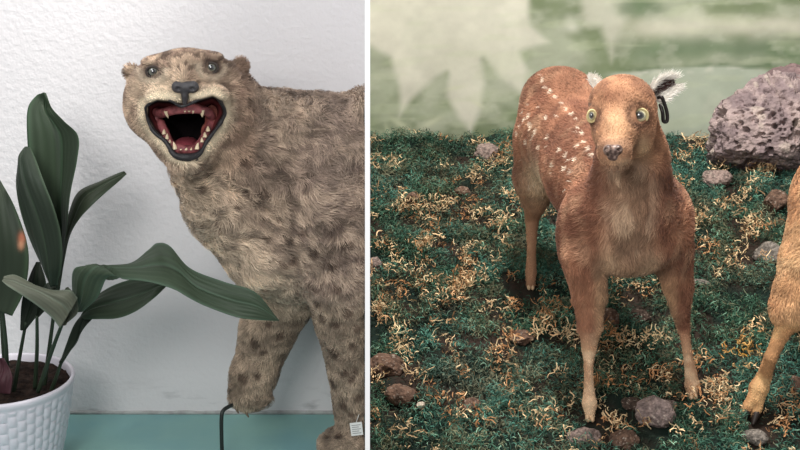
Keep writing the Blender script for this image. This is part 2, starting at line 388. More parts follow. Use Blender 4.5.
# ------------------------------------------------------------------ stones
def icos(sub):
    import bmesh
    bm = bmesh.new(); bmesh.ops.create_icosphere(bm, subdivisions=sub, radius=1)
    V = np.array([v.co[:] for v in bm.verts]); T = np.array([[v.index for v in f.verts] for f in bm.faces]); bm.free(); return V, T
ICO5 = icos(5)
def stone(name, c, r, seed, cols, label, cat='rock', group=None, pits=.0, hi=False, flat=0, ang=.0):
    V0, T = (icos(7) if hi and pits > .01 else ICO5); D = V0.copy()
    g = np.random.default_rng(seed)
    # chip with random planes for angular faces
    rad = np.ones(len(D)); 
    for _ in range(16 if not hi else 26):
        nn = g.normal(size=3); nn /= np.linalg.norm(nn); dd = g.uniform(.72, .98); t = D@nn; rad = np.where(t*rad > dd, dd/np.maximum(t, 1e-3), rad)
    V = D*rad[:, None]*np.array(r)
    off = V/np.max(r)
    V = V*(1+.30*(fbm(off+seed, 2.6, seed)-.5)+.16*(fbm(off+seed, 7, seed+1, 4)-.5)+.05*(fbm(off+seed, 24, seed+12)-.5))[:, None]
    pit = np.zeros(len(V))
    if pits:
        pn = fbm(off*np.array([1, 1, .6])+seed*3.3, 11 if hi else 7, seed+5, 2); pit = sst(.60, .66, pn)
        pn2 = fbm(off+seed*1.3, 24 if hi else 14, seed+6, 1); pit = np.maximum(pit, .7*sst(.68, .8, pn2))
        V = V-D*(pit*pits)[:, None]
    if hi and pits > .01:
        un = V/np.linalg.norm(V, axis=1, keepdims=True); front = g.normal(size=(300, 3)); front[:, 1] -= .5; front /= np.linalg.norm(front, axis=1, keepdims=True)
        for q_ in front:
            w_ = g.uniform(.010, .034)*(1.7 if g.random() < .12 else 1); dl = (un-q_)*np.array([1, 1, g.uniform(.45, 1.1)]); dd = np.linalg.norm(dl, axis=1)/w_
            m_ = dd < 1.6
            V[m_] -= un[m_]*((1-sst(.55, 1.15, dd[m_]))*w_*.75*g.uniform(.6, 1.3)*np.max(r)/.2)[:, None]
        V += un*((fbm(off, 60, 3, 2)-.5)*.006)[:, None]
    a = ang; ca, sa = math.cos(a), math.sin(a); V = V@np.array([[ca, 0, sa], [0, 1, 0], [-sa, 0, ca]])
    f = sst(.35, .65, fbm(off+seed, 6, seed+2))
    col = mix(np.tile(lin(cols[0]), (len(V), 1)), np.tile(lin(cols[1]), (len(V), 1)), f)
    col *= (.6+.8*fbm(off+seed, 22, seed+4))[:, None]
    lic = sst(.66, .74, fbm(off+seed*7, 8, seed+9)); col = mix(col, np.tile(lin((200, 185, 170)), (len(V), 1)), lic*.45)
    o = mesh_np(name, V, [T], col, M_stone); o.location = c
    return tag(o, label, cat, group)
pk = ((150, 130, 122), (112, 98, 92)); br = ((112, 88, 74), (84, 66, 56)); gy_ = ((124, 116, 108), (92, 86, 80)); dk = ((80, 66, 58), (60, 50, 44))
bp = P(782, 126, 2.86)
stone('boulder', bp, (.22, .12, .150), 11, ((160, 142, 138), (130, 114, 114)), 'large porous grey-pink lava boulder in front of the green painted wall', 'rock', pits=.014, hi=True)
p_ = P(797, 92, 2.93); stone('boulder', p_, (.11, .06, .07), 12, ((135, 112, 110), (112, 94, 94)), 'reddish-grey rock peeking out behind the large porous boulder', 'rock', pits=.006)
RK = [
 (775, 154, 19, 12, dk, 'dark brown rock lying at the foot of the large porous boulder', .2),
 (487, 152, 13, 12, pk, 'pink-grey rock on the back ridge of moss left of the fawn', .3),
 (717, 174, 15, 11, pk, 'rough pinkish rock in the moss below the left end of the big boulder', -.3),
 (775, 208, 12, 13, br, 'brown-grey rock in the moss above the cropped deer\'s foreleg, upper of two', .9),
 (768, 258, 17, 11, gy_, 'flat grey rock beside the cropped deer\'s knee', -.3),
 (790, 333, 15, 11, br, 'brown rock in the moss right of the cropped deer\'s shin', .2),
 (386, 369, 20, 12, br, 'brown rock by the white divider, in the lower left of the moss', .1),
 (403, 398, 19, 12, br, 'brown rock just right below the one by the white divider', .5),
 (471, 412, 10, 11, br, 'small upright brown rock with straw moss before it, lower left of the moss', .9),
 (586, 440, 19, 12, pk, 'grey-pink rock directly below the fawn\'s front hoof on the left', .1),
 (655, 421, 20, 17, ((142, 124, 118), (112, 98, 94)), 'biggest pale pink-grey rock in the foreground between the fawn\'s front legs', -.2),
 (636, 405, 15, 7, dk, 'dark slanting stone just behind the pale foreground rock', .5),
 (669, 408, 9, 8, pk, 'small grey-pink stone touching the pale foreground rock on its right', .2),
 (624, 442, 15, 10, br, 'brown rock at the bottom edge left of the pale foreground rock', -.2),
 (608, 326, 13, 12, br, 'brown rock in the shade right of the fawn\'s left-hand foreleg', .7),
 (522, 336, 13, 9, br, 'brown rock among straw moss, left of the fawn\'s left-hand foreleg', 0),
 (755, 438, 14, 8, gy_, 'grey stone under the cropped deer\'s hoof', .2),
 (797, 388, 10, 10, br, 'brown stone at the right edge beside the cropped deer\'s hoof', .4),
 (374, 262, 8, 9, pk, 'pale rock against the white divider halfway up the moss', .6),
 (462, 190, 9, 6, br, 'small brown stone in the moss between the divider and the fawn', .1),
 (412, 203, 8, 7, br, 'small brown-pink stone beside a straw tuft, upper left of the moss', .3),
 (640, 318, 12, 8, dk, 'dark stone in the shadow under the fawn', 0),
 (700, 285, 10, 7, gy_, 'small grey stone in the moss right of the fawn\'s shoulder', 0),
]
rock_xy = []
for i, (px, py, w, h_, cols, lab, an) in enumerate(RK):
    g0 = gpos(px, py); s = S(px, py, g0[1]); c = g0.copy(); c[2] += h_*s*.55
    stone('rock', c, (w*s, (w+h_)*.5*s, h_*s), 40+i, cols, lab, 'rock', 'rocks scattered in the moss', pits=.002 if cols is pk else 0, ang=-an*.5)
    rock_xy.append((c[0], c[1], w*s))
g0 = gpos(421, 413); s = S(421, 413, g0[1])
stone('pebble', g0+np.array([0, 0, .022]), (4.5*s, 4*s, 4*s), 90, ((215, 200, 180), (190, 175, 160)), 'small whitish pebble in the moss at the lower left', 'pebble')
# ------------------------------------------------------------------ moss, curly threads
def squiggles(name, P0, L, W, cols, nseg, curl, g, up=.6, kink=.25):
    n = len(P0); d = g.normal(size=(n, 3)); d[:, 2] = np.abs(d[:, 2])*up; d /= np.linalg.norm(d, axis=1, keepdims=True)
    pts = [P0]; dirs = [d]; ax = g.normal(size=(n, 3)); ax /= np.linalg.norm(ax, axis=1, keepdims=True)
    for k in range(nseg):
        d = d+np.cross(ax, d)*curl*g.uniform(.4, 1.2, (n, 1))+g.normal(size=(n, 3))*kink; d /= np.linalg.norm(d, axis=1, keepdims=True)
        pts.append(pts[-1]+d*(L/nseg)[:, None]); dirs.append(d)
    V = []; cc = []
    side = np.cross(dirs[0], g.normal(size=(n, 3))); 
    for k in range(nseg+1):
        side = side-(side*dirs[k]).sum(1, keepdims=True)*dirs[k]; side /= np.linalg.norm(side, axis=1, keepdims=True)+1e-9
        w = W*(1 if 0 < k < nseg else .5)*.5
        V += [pts[k]-side*w[:, None], pts[k]+side*w[:, None]]; cc += [cols, cols]
    V = np.stack(V, 1); m2 = 2*(nseg+1); V = V.reshape(-1, 3); cc = np.stack(cc, 1).reshape(-1, 3)
    V[:, 0] = np.clip(V[:, 0], .0045, 1.7); V[:, 1] = np.minimum(V[:, 1], WR-.002)
    b0 = np.arange(n)*m2; q = np.concatenate([np.stack([b0+2*k, b0+2*k+1, b0+2*k+3, b0+2*k+2], 1) for k in range(nseg)])
    return mesh_np(name, V, [q], cc, M_moss)
STRAW = [(382, 168, 9), (375, 205, 7), (495, 168, 14), (484, 178, 10), (430, 208, 14), (436, 215, 10), (425, 236, 9), (385, 262, 10), (425, 262, 12), (402, 272, 9), (428, 258, 12),
 (470, 282, 14), (455, 300, 12), (462, 270, 10), (500, 318, 14), (520, 312, 16), (548, 322, 16), (505, 340, 16), (530, 338, 14), (560, 350, 14), (490, 355, 12), (440, 335, 14), (412, 318, 12), (392, 300, 12), (380, 330, 10), (405, 345, 12),
 (440, 352, 14), (560, 300, 6), (575, 372, 12), (570, 385, 10), (540, 415, 12), (560, 428, 16), (548, 435, 14), (478, 425, 12), (466, 435, 10), (374, 398, 9), (600, 385, 12), (596, 402, 10), (610, 415, 14), (612, 432, 12), (640, 440, 16), (690, 400, 20), (680, 415, 18), (710, 405, 18), (700, 430, 20), (670, 438, 12), (725, 425, 14), (690, 445, 14),
 (741, 350, 18), (735, 342, 16), (745, 362, 12), (700, 226, 18), (690, 218, 12), (740, 232, 12), (755, 170, 14), (762, 178, 12), (705, 250, 9), (680, 250, 10), (730, 205, 12), (445, 390, 8), (640, 300, 16), (620, 290, 12), (650, 285, 10), (775, 428, 12), (790, 440, 12), (780, 345, 10), (735, 270, 9), (500, 230, 9), (510, 210, 7), (470, 225, 8), (500, 255, 8), (600, 445, 12), (700, 150, 9), (690, 170, 9), (420, 300, 14), (405, 285, 12), (575, 340, 14), (620, 350, 16), (612, 375, 14), (690, 380, 14), (728, 390, 12), (520, 365, 12), (450, 315, 10)]
g = np.random.default_rng(21)
FEET = [(589.5, 416), (692, 393), (530, 286), (748, 416), (756, 420)]
def rocks_clear(p):
    ok = np.ones(len(p), bool)
    for a in FEET:
        q_ = gpos(*a); ok &= ((p[:, 0]-q_[0])/.017)**2+((p[:, 1]-q_[1]+.022)/.036)**2 > 1
    for (x, y, r) in rock_xy: ok &= ((p[:, 0]-x)**2+((p[:, 1]-y+r*.2)*1.1)**2) > (r*.82)**2
    return ok
def straw_w(p):
    u, v = proj(p); w = np.zeros(len(p))
    for (a, b, r) in STRAW: w = np.maximum(w, np.exp(-(((u-a)/r)**2+((v-b)/(r*.75))**2)))
    return w
def on_ground(n, g, ymin=1.6, xmax=1.3):
    x = g.uniform(.004, xmax, n*2); y = g.uniform(ymin, WR-.01, n*2)
    keep = (x < .02+.42*(y+.35)); x, y = x[keep][:n], y[keep][:n]
    return np.stack([x, y, ground(x, y)], 1)
def tufts(n_c, rmin, rmax, per, cen, g, hk=1.0):
    """threads gathered into rounded cushions; returns positions, cushion index and how far out in the cushion each sits"""
    r = g.uniform(rmin, rmax, len(cen)); cnt = (per*(r/rmax)**2).astype(int)+6; idx = np.repeat(np.arange(len(cen)), cnt); m_ = len(idx)
    d = g.normal(size=(m_, 3)); d[:, 2] = np.abs(d[:, 2])*1.1; d /= np.linalg.norm(d, axis=1, keepdims=True)
    k = g.random(m_)**.35; p = cen[idx]+d*(r[idx]*k)[:, None]*np.array([1, 1, .95*hk])
    p[:, 2] += ground(p[:, 0], p[:, 1])-cen[idx][:, 2]
    ok = (p[:, 0] > .005) & (p[:, 1] < WR-.004) & (p[:, 1] > 1.56); return p[ok], idx[ok], k[ok]
def inview(n, g):
    return on_ground(n, g, ymin=1.62, xmax=1.35)
cen = inview(1750, g); cen = cen[rocks_clear(cen)]; cen = cen[g.random(len(cen)) > straw_w(cen)*.65]
pg, ti, tk = tufts(0, .014, .038, 175, cen, g)
lowp = inview(26000, g); lowp[:, 2] += g.random(len(lowp))*.006
ti = np.concatenate([ti, g.integers(0, len(cen), len(lowp))]); pg = np.vstack([pg, lowp]); ok = rocks_clear(pg); pg, ti = pg[ok], ti[ok]
tb_ = g.uniform(0, 1, len(cen))[ti]; nlow = len(pg)-int(ok[-len(lowp):].sum())
gr = g.random(len(pg)); tone = fbm(pg, 6, 404)
cg = mix(np.tile(lin((60, 98, 86)), (len(pg), 1)), np.tile(lin((54, 84, 66)), (len(pg), 1)), sst(.35, .65, tone))
cg = mix(cg, np.tile(lin((116, 146, 124)), (len(pg), 1)), (gr > .9)*.7)  # random pale threads: lit highlights put into the moss colour
cg = mix(cg, np.tile(lin((96, 92, 70)), (len(pg), 1)), ((gr < .14) | ((fbm(pg, 5, 12) > .52) & (gr < .5)))*.8)
u_, v_ = proj(pg); grey = np.exp(-(((u_-450)/42)**2+((v_-380)/22)**2)); cg = mix(cg, np.tile(lin((72, 86, 76)), (len(pg), 1)), grey*.8)
cg = mix(cg, np.tile(lin((92, 84, 66)), (len(pg), 1)), (tb_ > .88)*.7); cg *= ((.72+1.15*((tb_*7.3) % 1))*g.uniform(.55, 1.45, len(pg)))[:, None]; cg[nlow:] = lin((40, 50, 40))*g.uniform(.6, 1.4, (len(pg)-nlow, 1))  # low threads blackish green: shade in the gaps put into their colour
o = squiggles('moss', pg, g.uniform(.009, .020, len(pg)), g.uniform(.0009, .0017, len(pg)), cg, 4, 1.2, g, up=1.0)
tag(o, 'dark green curly reindeer moss covering the slope around the fawn', 'moss', kind='stuff')
# straw coloured moss
pool = inview(30000, g); w = straw_w(pool)
keep = g.random(len(pool)) < (.066*w+.006+.018*sst(.55, .72, fbm(pool, 9, 77))); cs_ = pool[keep & rocks_clear(pool)]
ps, si, sk = tufts(0, .008, .034, 30, cs_, g, .7); ps[:, :2] += g.normal(0, .006, (len(ps), 2))*(g.random(len(ps)) < .35)[:, None]; ps[:, 0] = np.maximum(ps[:, 0], .006); ps[:, 2] += .012+.014*g.random(len(cs_))[si]
ok = rocks_clear(ps); ps, si = ps[ok], si[ok]
gr = fbm(ps, 12, 606)*.5+.5*g.random(len(cs_))[si]
cs = mix(np.tile(lin((220, 188, 146)), (len(ps), 1)), np.tile(lin((172, 124, 84)), (len(ps), 1)), sst(.42, .66, gr))
cs = mix(cs, np.tile(lin((226, 208, 168)), (len(ps), 1)), (g.random(len(ps)) > .75)*.6)
u_, v_ = proj(ps); k = np.exp(-(((u_-741)/22)**2+((v_-352)/20)**2)); cs = mix(cs, np.tile(lin((178, 132, 62)), (len(ps), 1)), k)
cs = np.clip(cs*(1.2*g.uniform(.55, 1.15, len(ps))*(.7+.45*g.random(len(cs_))[si]))[:, None], 0, 1)
o = squiggles('dried_moss', ps, g.uniform(.009, .026, len(ps)), g.uniform(.0010, .0026, len(ps)), cs, 6, .35, g, up=.8, kink=.6)
tag(o, 'straw coloured dried moss shreds strewn in patches over the green moss', 'moss', kind='stuff')
# ------------------------------------------------------------------ potted plant
PC = P(3, 378, 2.24); PR = 70*S(3, 378, 2.24); PH = PC[2]
plant = empty('potted_plant', (PC[0], PC[1], 0), 'leafy green cast-iron plant in a white basket-weave pot at the left', 'potted plant')
M_pot = material('glazed_white', (212, 208, 216), rough=.35, spec=.4, bump=(300, .08, .001))
M_soil = material('soil', (52, 40, 34), rough=.95, spec=.1, var=(60, (26, 20, 18)), bump=(90, 1, .012))
nu, nv = 600, 130; th = np.linspace(0, 2*math.pi, nu, endpoint=False)
prof = []       # (radius, z, weave)
for t in np.linspace(0, 1, nv):
    prof.append((PR*(.70+.275*t**.8), .006+(PH-.022)*t, 1.0 if .03 < t < .97 else 0))
prof = [(PR*.60, 0, 0), (PR*.68, .001, 0)]+prof+[(PR*.985, PH-.014, 0), (PR*.998, PH-.008, 0), (PR, PH-.003, 0), (PR*.99, PH, 0), (PR*.955, PH+.0005, 0), (PR*.94, PH-.003, 0), (PR*.925, PH-.02, 0), (PR*.90, PH-.05, 0)]
V = []
for (r, z, w) in prof:
    colm = th/(2*math.pi)*46; ci = np.floor(colm); fu = colm-ci; row = z/.026+.5*(ci % 2); fv = row-np.floor(row)
    b_ = (np.sin(math.pi*fu)**.6)*(np.clip(np.sin(math.pi*fv), 0, 1)**.45)*.0034*w
    rr = r+b_-.0015*w; V.append(np.stack([PC[0]+rr*np.cos(th), PC[1]+rr*np.sin(th), np.full(nu, z)], 1))
m_ = len(prof); V = np.concatenate(V); q = []
i = np.arange(m_-1)[:, None]*nu; k = np.arange(nu)[None]; k2 = (k+1) % nu
q = np.stack([i+k, i+k2, i+nu+k2, i+nu+k], -1).reshape(-1, 4)
V = np.vstack([V, [[PC[0], PC[1], .0]]]); tb = np.stack([np.full(nu, len(V)-1), (np.arange(nu)+1) % nu, np.arange(nu)], 1)
mesh_np('pot', V, [q, tb], None, M_pot, plant)
# soil
rr = np.linspace(0, PR*.925, 40); V = []; 
for r in rr: V.append(np.stack([PC[0]+r*np.cos(th[::6]), PC[1]+r*np.sin(th[::6]), np.full(100, PH-.016)], 1))
V = np.concatenate(V); V[:, 2] += .018*(fbm(V, 40, 8)-.5)+.006*(fbm(V, 140, 9)-.5)
i = np.arange(39)[:, None]*100; k = np.arange(100)[None]; k2 = (k+1) % 100; q = np.stack([i+k, i+100+k, i+100+k2, i+k2], -1).reshape(-1, 4)
mesh_np('soil', V, [q], None, M_soil, plant)
M_leaf = material('leaf', vcol=True, rough=.5, spec=.16); M_stem = material('stem', (38, 50, 36), rough=.5)
def leaf(E1, E2, bulge=.012, crease=.006, front=(50, 68, 55), edge=(60, 86, 62), seed=0, stem=None, label=None, spot=None, n=60, m=33, wave=.0004):
    a = catmull([P(*e) for e in E1], n); b_ = catmull([P(*e) for e in E2], n)
    u = np.linspace(0, 1, n)[:, None]; t = np.linspace(0, 1, m)[None]
    base = a[:, None]*(1-t[..., None])+b_[:, None]*t[..., None]
    tang = np.gradient((a+b_)/2, axis=0); nn = np.cross(b_-a+1e-6, tang); nn /= np.linalg.norm(nn, axis=1, keepdims=True)+1e-9
    nn = np.where(nn[:, 1:2] > 0, -nn, nn)
    wid = np.linalg.norm(b_-a, axis=1)[:, None]
    off = bulge*np.sin(math.pi*t)*np.minimum(1, wid/.05)-crease*np.exp(-((t-.5)/.07)**2)*np.minimum(1, wid/.05)+wave*np.sin(t*44+seed)*np.minimum(1, wid/.06)+.006*np.sin(u*7+seed)*np.sin(math.pi*t)
    V = (base+off[..., None]*nn[:, None]).reshape(-1, 3)
    c = np.tile(lin(front), (n*m, 1)); T = np.broadcast_to(t, (n, m)).reshape(-1); Uu = np.broadcast_to(u, (n, m)).reshape(-1)
    stp = np.stack([T*26+seed, Uu*2, T*0+seed], 1); c = c*np.array([.76, .62, .58])*(.62+.50*fbm(stp, 1, seed+3, 2)+.25*vnoise(stp*np.array([3.3, .5, 1]), 1, seed+8))[:, None]
    c = mix(c, np.tile(lin(edge), (len(c), 1)), (np.exp(-(T/.05)**2)+np.exp(-((1-T)/.05)**2)+.7*np.exp(-((T-.5)/.03)**2))*.5)
    if spot:
        pu, pv = proj(V)
        for (sx, sy, sr, sc) in spot: c = mix(c, np.tile(lin(sc), (len(c), 1)), np.clip(1.5*np.exp(-((pu-sx)**2+((pv-sy)*.6)**2)/sr**2), 0, 1))
    nV = (np.broadcast_to(nn[:, None], (n, m, 3))).reshape(-1, 3); V2 = V-nV*.0009
    ii = np.arange(n*m).reshape(n, m); q = np.stack([ii[:-1, :-1], ii[1:, :-1], ii[1:, 1:], ii[:-1, 1:]], -1).reshape(-1, 4); N = n*m
    rim = np.concatenate([ii[:, 0], ii[-1, 1:], ii[-2::-1, -1], ii[0, -2:0:-1]]); r2 = np.roll(rim, -1)
    qs = np.stack([r2, rim, rim+N, r2+N], 1)
    o = mesh_np('leaf', np.vstack([V, V2]), [q, q[:, ::-1]+N, qs], np.vstack([c, c]), M_leaf, plant)
    if label: o['label'] = label
    if stem:
        pts = catmull([P(*s) for s in stem], 24); tube('leaf_stalk', pts, np.linspace(.0032, .0048, 24), M_stem, o)
    return o
Y0 = 2.2
# tall upright leaf
leaf([(56, 278, 2.22), (49, 240, 2.22), (38, 205, 2.23), (30, 165, 2.25), (27, 132, 2.27), (28, 108, 2.29), (36, 96, 2.3), (42, 93, 2.3)],
     [(60, 278, 2.2), (66, 235, 2.18), (70, 195, 2.17), (77, 160, 2.18), (78, 136, 2.2), (64, 121, 2.24), (52, 108, 2.28), (46, 93, 2.3)], bulge=-.012, front=(52, 72, 56), edge=(66, 92, 68), seed=1,
     stem=[(58, 276, 2.21), (53, 320, 2.22), (44, 388, 2.24)])
# darker upright leaf in front
leaf([(52, 285, 2.16), (40, 262, 2.16), (28, 235, 2.16), (19, 205, 2.17), (16, 180, 2.19), (20, 160, 2.21), (26, 148, 2.22)],
     [(57, 285, 2.15), (62, 262, 2.13), (61, 235, 2.12), (54, 208, 2.12), (44, 182, 2.14), (36, 160, 2.18), (30, 147, 2.21)], bulge=.014, front=(46, 62, 52), edge=(72, 90, 70), seed=2, label='darker upright leaf in front of the tallest one')
# leaf running down behind towards the middle
leaf([(52, 300, 2.26), (52, 270, 2.26), (60, 245, 2.26), (68, 215, 2.26), (78, 192, 2.27), (100, 181, 2.27), (118, 173, 2.27), (124, 171, 2.27)],
     [(58, 300, 2.25), (64, 262, 2.24), (70, 235, 2.24), (80, 218, 2.24), (92, 205, 2.24), (105, 193, 2.25), (118, 182, 2.26), (127, 174, 2.27)], bulge=.006, front=(62, 78, 64), edge=(76, 94, 78), seed=3, label='narrow leaf pointing to the upper right')
# leaf at the left edge with the brown spot
leaf([(-28, 300, 2.18), (-36, 260, 2.18), (-34, 220, 2.2), (-22, 190, 2.22), (-8, 172, 2.24)],
     [(12, 316, 2.15), (25, 288, 2.15), (28, 250, 2.15), (15, 208, 2.18), (-2, 176, 2.24)], bulge=.008, front=(50, 66, 54), edge=(70, 92, 66), seed=4, label='leaf with an orange-brown spot at the left edge',
     spot=[(22, 238, 3.2, (160, 96, 70)), (21, 245, 2.4, (180, 130, 100))], stem=[(2, 305, 2.17), (6, 345, 2.18), (8, 392, 2.2)])
leaf([(20, 330, 2.2), (22, 300, 2.2), (30, 275, 2.2), (36, 262, 2.2)], [(26, 330, 2.2), (40, 310, 2.19), (46, 285, 2.19), (40, 262, 2.2)], bulge=.004, front=(36, 48, 40), edge=(45, 60, 48), seed=9, stem=[(26, 322, 2.2), (20, 355, 2.21), (13, 396, 2.21)])
# folded pale leaf in front
leaf([(60, 328, 2.05), (52, 318, 2.05), (38, 306, 2.05), (22, 295, 2.05), (8, 286, 2.05), (2, 281, 2.06)],
     [(78, 298, 2.08), (70, 290, 2.08), (54, 290, 2.08), (36, 285, 2.08), (16, 275, 2.08), (4, 276, 2.07)], bulge=.012, front=(98, 112, 100), edge=(120, 134, 118), seed=5, label='pale grey-green leaf folded over so its underside shows')
leaf([(62, 326, 2.06), (58, 312, 2.07), (60, 298, 2.08), (66, 288, 2.08)], [(66, 324, 2.07), (78, 312, 2.09), (76, 296, 2.1), (68, 287, 2.1)], bulge=.006, front=(78, 92, 80), edge=(98, 112, 96), seed=15,
     stem=[(72, 300, 2.1), (54, 345, 2.15), (38, 392, 2.18)])
# long arching leaf
leaf([(76, 312, 2.16), (72, 290, 2.13), (75, 268, 2.09), (100, 267, 2.08), (130, 263, 2.08), (148, 250, 2.1), (157, 243, 2.12), (170, 246, 2.1), (190, 268, 2.04), (225, 282, 2.0), (255, 292, 1.98), (279, 320, 1.97)],
     [(82, 312, 2.12), (97, 298, 2.07), (108, 277, 2.04), (125, 279, 2.01), (145, 281, 1.99), (162, 285, 1.98), (176, 290, 1.97), (188, 297, 1.96), (206, 306, 1.96), (236, 317, 1.96), (258, 320, 1.96), (279, 321, 1.97)], bulge=.008, crease=.004, front=(66, 88, 72), edge=(84, 108, 90), seed=6,
     label='long arching leaf reaching in front of the big cat\'s raised foreleg', n=110)
# second lower leaf
leaf([(82, 318, 2.2), (92, 300, 2.2), (112, 286, 2.2), (138, 278, 2.2), (160, 278, 2.19), (166, 284, 2.18)],
     [(84, 319, 2.18), (100, 319, 2.15), (118, 318, 2.13), (136, 311, 2.13), (154, 298, 2.15), (167, 286, 2.18)], bulge=.008, front=(50, 68, 54), edge=(68, 90, 70), seed=7)
leaf([(60, 362, 2.2), (66, 345, 2.2), (74, 325, 2.2), (84, 312, 2.2)], [(62, 364, 2.19), (74, 345, 2.18), (84, 328, 2.18), (94, 317, 2.19)], bulge=-.004, front=(38, 52, 42), edge=(50, 64, 52), seed=8, stem=[(62, 360, 2.2), (56, 378, 2.21), (50, 394, 2.22)], n=30)
leaf([(36, 318, 2.17), (38, 300, 2.17), (45, 285, 2.17), (50, 282, 2.17)], [(38, 318, 2.17), (48, 308, 2.17), (58, 300, 2.16), (60, 296, 2.16)], bulge=.004, front=(34, 46, 38), edge=(44, 58, 46), seed=10, stem=[(37, 316, 2.17), (37, 350, 2.19), (35, 388, 2.22)])
leaf([(-6, 300, 2.24), (0, 270, 2.24), (-4, 240, 2.24)], [(4, 302, 2.24), (12, 272, 2.24), (6, 240, 2.24)], bulge=.004, front=(36, 48, 40), edge=(46, 60, 48), seed=11, stem=[(0, 298, 2.24), (3, 345, 2.24), (6, 385, 2.25)])
# reddish withered leaf base on the soil
leaf([(-16, 392, 2.14), (-8, 372, 2.15), (-2, 358, 2.16)], [(10, 394, 2.13), (12, 376, 2.14), (4, 358, 2.16)], bulge=.006, front=(66, 42, 50), edge=(80, 54, 60), seed=12, label='withered purplish leaf base on the soil', n=24)
# ------------------------------------------------------------------ mounted leopard
XC = -.0065
f = Field((P(112, 100, 2.12)[0], 1.93, -.01), (.012, 2.475, .97), .0031)
def e(px, py, Y, rx, ry, rz, k=.03, sub=False, rot=None):
    s = S(px, py, Y); f.ell(P(px, py, Y), (rx*s, ry, rz*s), k, rot=rot, sub=sub)
def ch(pts, k=.02, ys=1.0):
    f.chain([(P(a, b, c), r*S(a, b, c)) for a, b, c, r in pts], k, ys)
# torso, chest, shoulders
e(305, 192, 2.28, 108, .135, 98, .03); e(385, 180, 2.3, 70, .135, 96, .03)
ch([(215, 120, 2.17, 44), (262, 160, 2.24, 62), (300, 190, 2.27, 80)], .04)
ch([(196, 160, 2.16, 26), (225, 205, 2.19, 34), (262, 250, 2.21, 38)], .05)
e(338, 232, 2.21, 44, .075, 78, .04)
e(290, 262, 2.27, 40, .07, 38, .04)
e(300, 262, 2.33, 40, .07, 48, .03)
# near foreleg and paw
ch([(341, 270, 2.22, 38), (344, 320, 2.25, 27), (350, 370, 2.27, 20), (353, 425, 2.29, 15.5)], .02, 1.05)
PAW = P(341, 440, 2.26)[0]; f.ell((PAW, 2.27, .030), (.050, .060, .032), .02)
for dx in (-.034, -.012, .011, .032): f.ell((PAW+dx, 2.222+abs(dx)*.3, .022), (.0145, .026, .020), .008)
# far, lifted foreleg and paw
ch([(290, 280, 2.33, 36), (268, 330, 2.33, 26), (254, 375, 2.33, 21), (248, 392, 2.32, 19)], .02, .95)
for (a, b_, c) in ((237, 399, 8), (246, 402, 8.5), (256, 401, 8.5), (265, 398, 7)): e(a, b_, 2.31, c, .018, 8, .008)
# head
e(187, 84, 2.12, 49, .095, 34, .02); e(150, 104, 2.12, 25, .07, 34, .03); e(227, 105, 2.15, 28, .08, 38, .03)
e(186, 134, 2.09, 36, .07, 33, .03); e(186, 158, 2.06, 17, .045, 13, .015)
e(165, 97, 2.03, 20, .046, 9.5, .010); e(209, 95, 2.03, 19, .046, 9.5, .010); e(185, 80, 2.05, 15, .05, 17, .02); e(185, 66, 2.08, 22, .05, 14, .02)
e(147, 112, 2.08, 8, .04, 16, .012); e(226, 112, 2.09, 8, .04, 20, .012)
e(154, 62, 2.085, 12, .03, 5, .014); e(211, 58, 2.09, 12, .03, 5, .014)
e(131, 72, 2.14, 7, .014, 8, .010); e(241, 66, 2.15, 7, .014, 9, .010)
e(133, 73, 2.115, 4, .010, 6, .005, True); e(241, 67, 2.125, 5, .010, 7, .005, True)
# eye sockets
e(153, 71, 2.035, 8, .016, 6, .006, True); e(211, 67, 2.04, 8, .016, 6, .006, True)
# mouth cavity
MO = [(147, 105), (157, 100), (170, 101), (184, 105), (199, 100), (213, 96), (223, 102), (225, 114), (217, 128), (207, 141), (200, 153), (186, 158), (174, 154), (166, 142), (154, 130), (147, 117)]
lo = P(140, 170, 2.1); hi = P(232, 88, 2.1); sl, X = f.block((lo[0]-.01, 1.93, lo[2]-.02), (hi[0]+.01, 2.16, hi[2]+.02))
u, v = proj(X); d2 = poly_d(u, v, MO)*.00185
back_ = 2.125-.25*np.maximum(0, -d2*0); carve = np.maximum(d2+np.maximum(0, X[..., 1]-2.04)*.35, X[..., 1]-2.13)
D = f.D[sl]; kk = .006; hh = np.clip(kk-np.abs(D+carve), 0, None)/kk; f.D[sl] = np.maximum(D, -carve)+hh*hh*kk*.25
